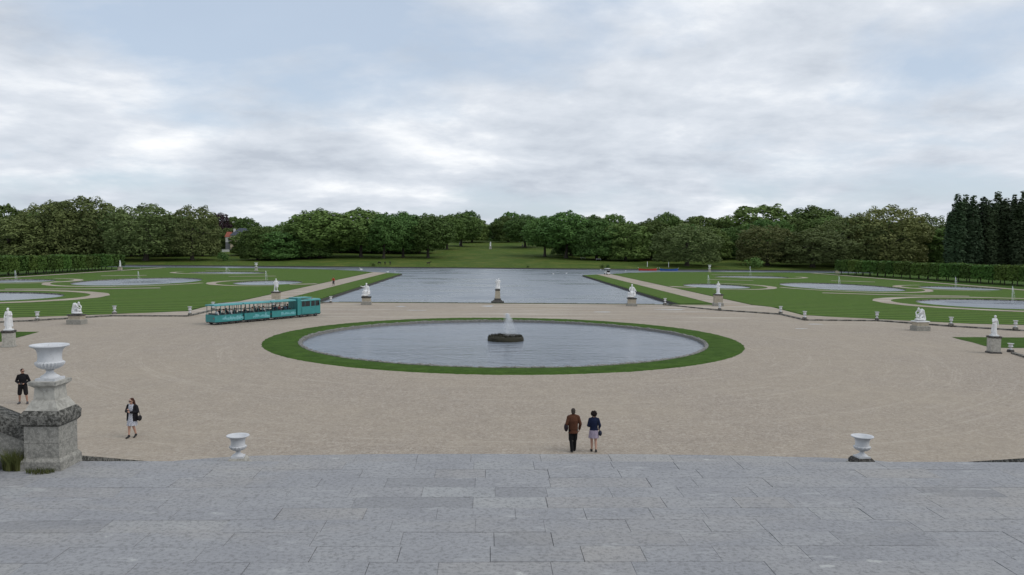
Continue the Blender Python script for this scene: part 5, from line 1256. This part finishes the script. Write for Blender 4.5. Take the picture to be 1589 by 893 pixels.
# birds on the water and dark animals on the bank
def bird(px, py, q, label, z=-.42):
    p = G(px, py, z); e = empty('water_bird', (p.x, p.y, z), px*.7, q); tag(e, label, 'bird', 'white birds on the canal'); mb = MB()
    mb.ell((0, 0, .10), (.34, .20, .17)); mb.cap((.26, 0, .16), (.36, 0, .5), .06, .045); mb.cap((.36, 0, .5), (.44, 0, .52), .055, .045); mb.cap((-.3, 0, .16), (-.46, 0, .24), .08, .02); mb.blob('body', 'feather', e, .03, 2); MB().tube((.47, 0, .51), (.56, 0, .49), .025, .01, 6).build('beak', 'orange', e)
for px, py, q, lab in ((560.5, 419.3, 1.6, 'largest white bird on the left canal arm'), (601.5, 423, 1.0, 'white bird by the tip of the left verge'), (613, 423, .7, 'small white bird right of the one by the left verge tip'), (858.5, 426, .9, 'white bird lowest on the central water right of the axis'), (879, 425, .8, 'white bird right of the lowest one on the central water'), (854.5, 417.3, .8, 'white bird near the far bank, left one of two'), (861.5, 417.3, .8, 'white bird near the far bank, right one of two'), (932, 419.5, .9, 'white bird left of the golf cart'), (971, 421, .7, 'white bird right of the golf cart'), (219, 418.6, 1.0, 'white bird on the dark water at far left')): bird(px, py, q, lab)
def animal(px, py, graze, label, rz):
    p = D(px, py, 329.0); e = empty('grazing_animal', (p.x, 329, tz(p.x, 329)), rz, 1.15); tag(e, label, 'animal', 'dark animals on the far bank'); mb = MB()
    mb.rings([[vec(x, y0*math.cos(2*PI*j/12), z0+h0*math.sin(2*PI*j/12)) for j in range(12)] for x, y0, z0, h0 in ((-.62, .10, .88, .12), (-.5, .2, .86, .22), (-.15, .2, .84, .21), (.2, .22, .85, .27), (.45, .18, .92, .24), (.6, .1, .98, .14))])
    nk = vec(.85, 0, .55) if graze else vec(.80, 0, 1.35); mb.cap((.5, 0, 1.0), nk, .13, .08); mb.cap(nk, nk+vec(.26, 0, -.16), .085, .05); mb.cap(nk+vec(-.02, .07, .05), nk+vec(-.06, .11, .2), .03, .012, 6); mb.cap(nk+vec(-.02, -.07, .05), nk+vec(-.06, -.11, .2), .03, .012, 6)
    for s in (-1, 1):
        mb.cap((.42, s*.12, .8), (.43, s*.12, .42), .08, .045); mb.cap((.43, s*.12, .42), (.41, s*.12, .03), .042, .04); mb.cap((-.46, s*.12, .85), (-.36, s*.13, .58), .12, .07); mb.cap((-.36, s*.13, .58), (-.56, s*.13, .36), .065, .045); mb.cap((-.56, s*.13, .36), (-.52, s*.13, .03), .042, .04)
    mb.cap((-.6, 0, .95), (-.72, 0, .6), .04, .03); mb.blob('body', 'fur', e, .03, 2)
for px, py, g, lab, rz in ((589, 411.5, True, 'leftmost dark animal grazing on the far left bank', 2.6), (597.5, 412, True, 'second dark animal from the left on the far bank, seen end on', 1.5), (605.5, 411.5, False, 'upright looking dark animal, rightmost of the close three', 1.8), (665, 409.5, False, 'lone dark animal on the bank nearer the axis', .1)): animal(px, py, g, lab, rz)
# house among the trees
HX = D(361, 395, 430).x; hz = tz(HX, 430); s_ = 430/FPX
e = empty('house', (HX, 430, hz)); tag(e, 'cream house with slate and red tiled roofs half hidden by trees at left', 'house')
zt = lambda py: D(361, py, 430).z-hz
MB().box(-1.2, 8, -.0, 8, -1, zt(365.5)).build('wall', 'house_wall', e); MB().box(-4.0, -1.21, 1.0, 8, -1, zt(376)).build('wall', 'house_grey', e); MB().box(-4.0, -1.21, 1.0, 8, zt(376)+.001, zt(368)).build('wall', 'house_white', e)
rf = MB().add([(-1.6, -.4, zt(365.5)), (8.4, -.4, zt(365.5)), (8.4, 8.4, zt(365.5)), (-1.6, 8.4, zt(365.5)), (2.4, 4, zt(354)), (6, 4, zt(354))], [(0, 1, 5, 4), (1, 2, 5), (2, 3, 4, 5), (3, 0, 4), (3, 2, 1, 0)]).build('roof', 'slate', e)
MB().box(-.4, .4, 3, 4, zt(362), zt(355)).build('chimney', 'house_white', rf)
MB().add([(-4.4, .6, zt(368)), (-1.3, .6, zt(368)), (-1.3, 8, zt(368)), (-4.4, 8, zt(368)), (-4.2, 4, zt(360)), (-1.3, 4, zt(360))], [(0, 1, 5, 4), (1, 2, 5), (2, 3, 4, 5), (3, 0, 4), (3, 2, 1, 0)]).build('roof', 'tile', e)
for x in (.5, 2.6, 4.7, 6.6):
    for py in (370, 377.5, 385):
        w_ = MB().box(x-.55, x+.55, -.06, -.002, zt(py+2.6), zt(py-2.2)).build('window', 'house_grey', e); MB().box(x-.45, x+.45, -.075, -.062, zt(py+2.3), zt(py-1.9)).build('pane', 'glass', w_)
w_ = MB().box(-2.6, -1.7, .93, .998, zt(374), zt(370)).build('window', 'house_grey', e); MB().box(-2.5, -1.8, .915, .928, zt(373.7), zt(370.3)).build('pane', 'glass', w_)
p = D(350, 395, 424); e = empty('garden_wall', (p.x, 424, tz(p.x, 424))); tag(e, 'low pale garden wall with a dark opening below the cream house', 'wall')
MB().box(-4.5, 2.0, 0, .4, -.5, 1.3).build('wall', 'house_white', e); MB().box(2.7, 7, 0, .4, -.5, 1.3).build('wall', 'house_white', e); MB().box(-4.6, 7.1, -.05, .45, 1.301, 1.48).build('coping', 'house_grey', e); MB().box(2.001, 2.699, .15, .35, -.5, 1.3).build('door', 'black', e)
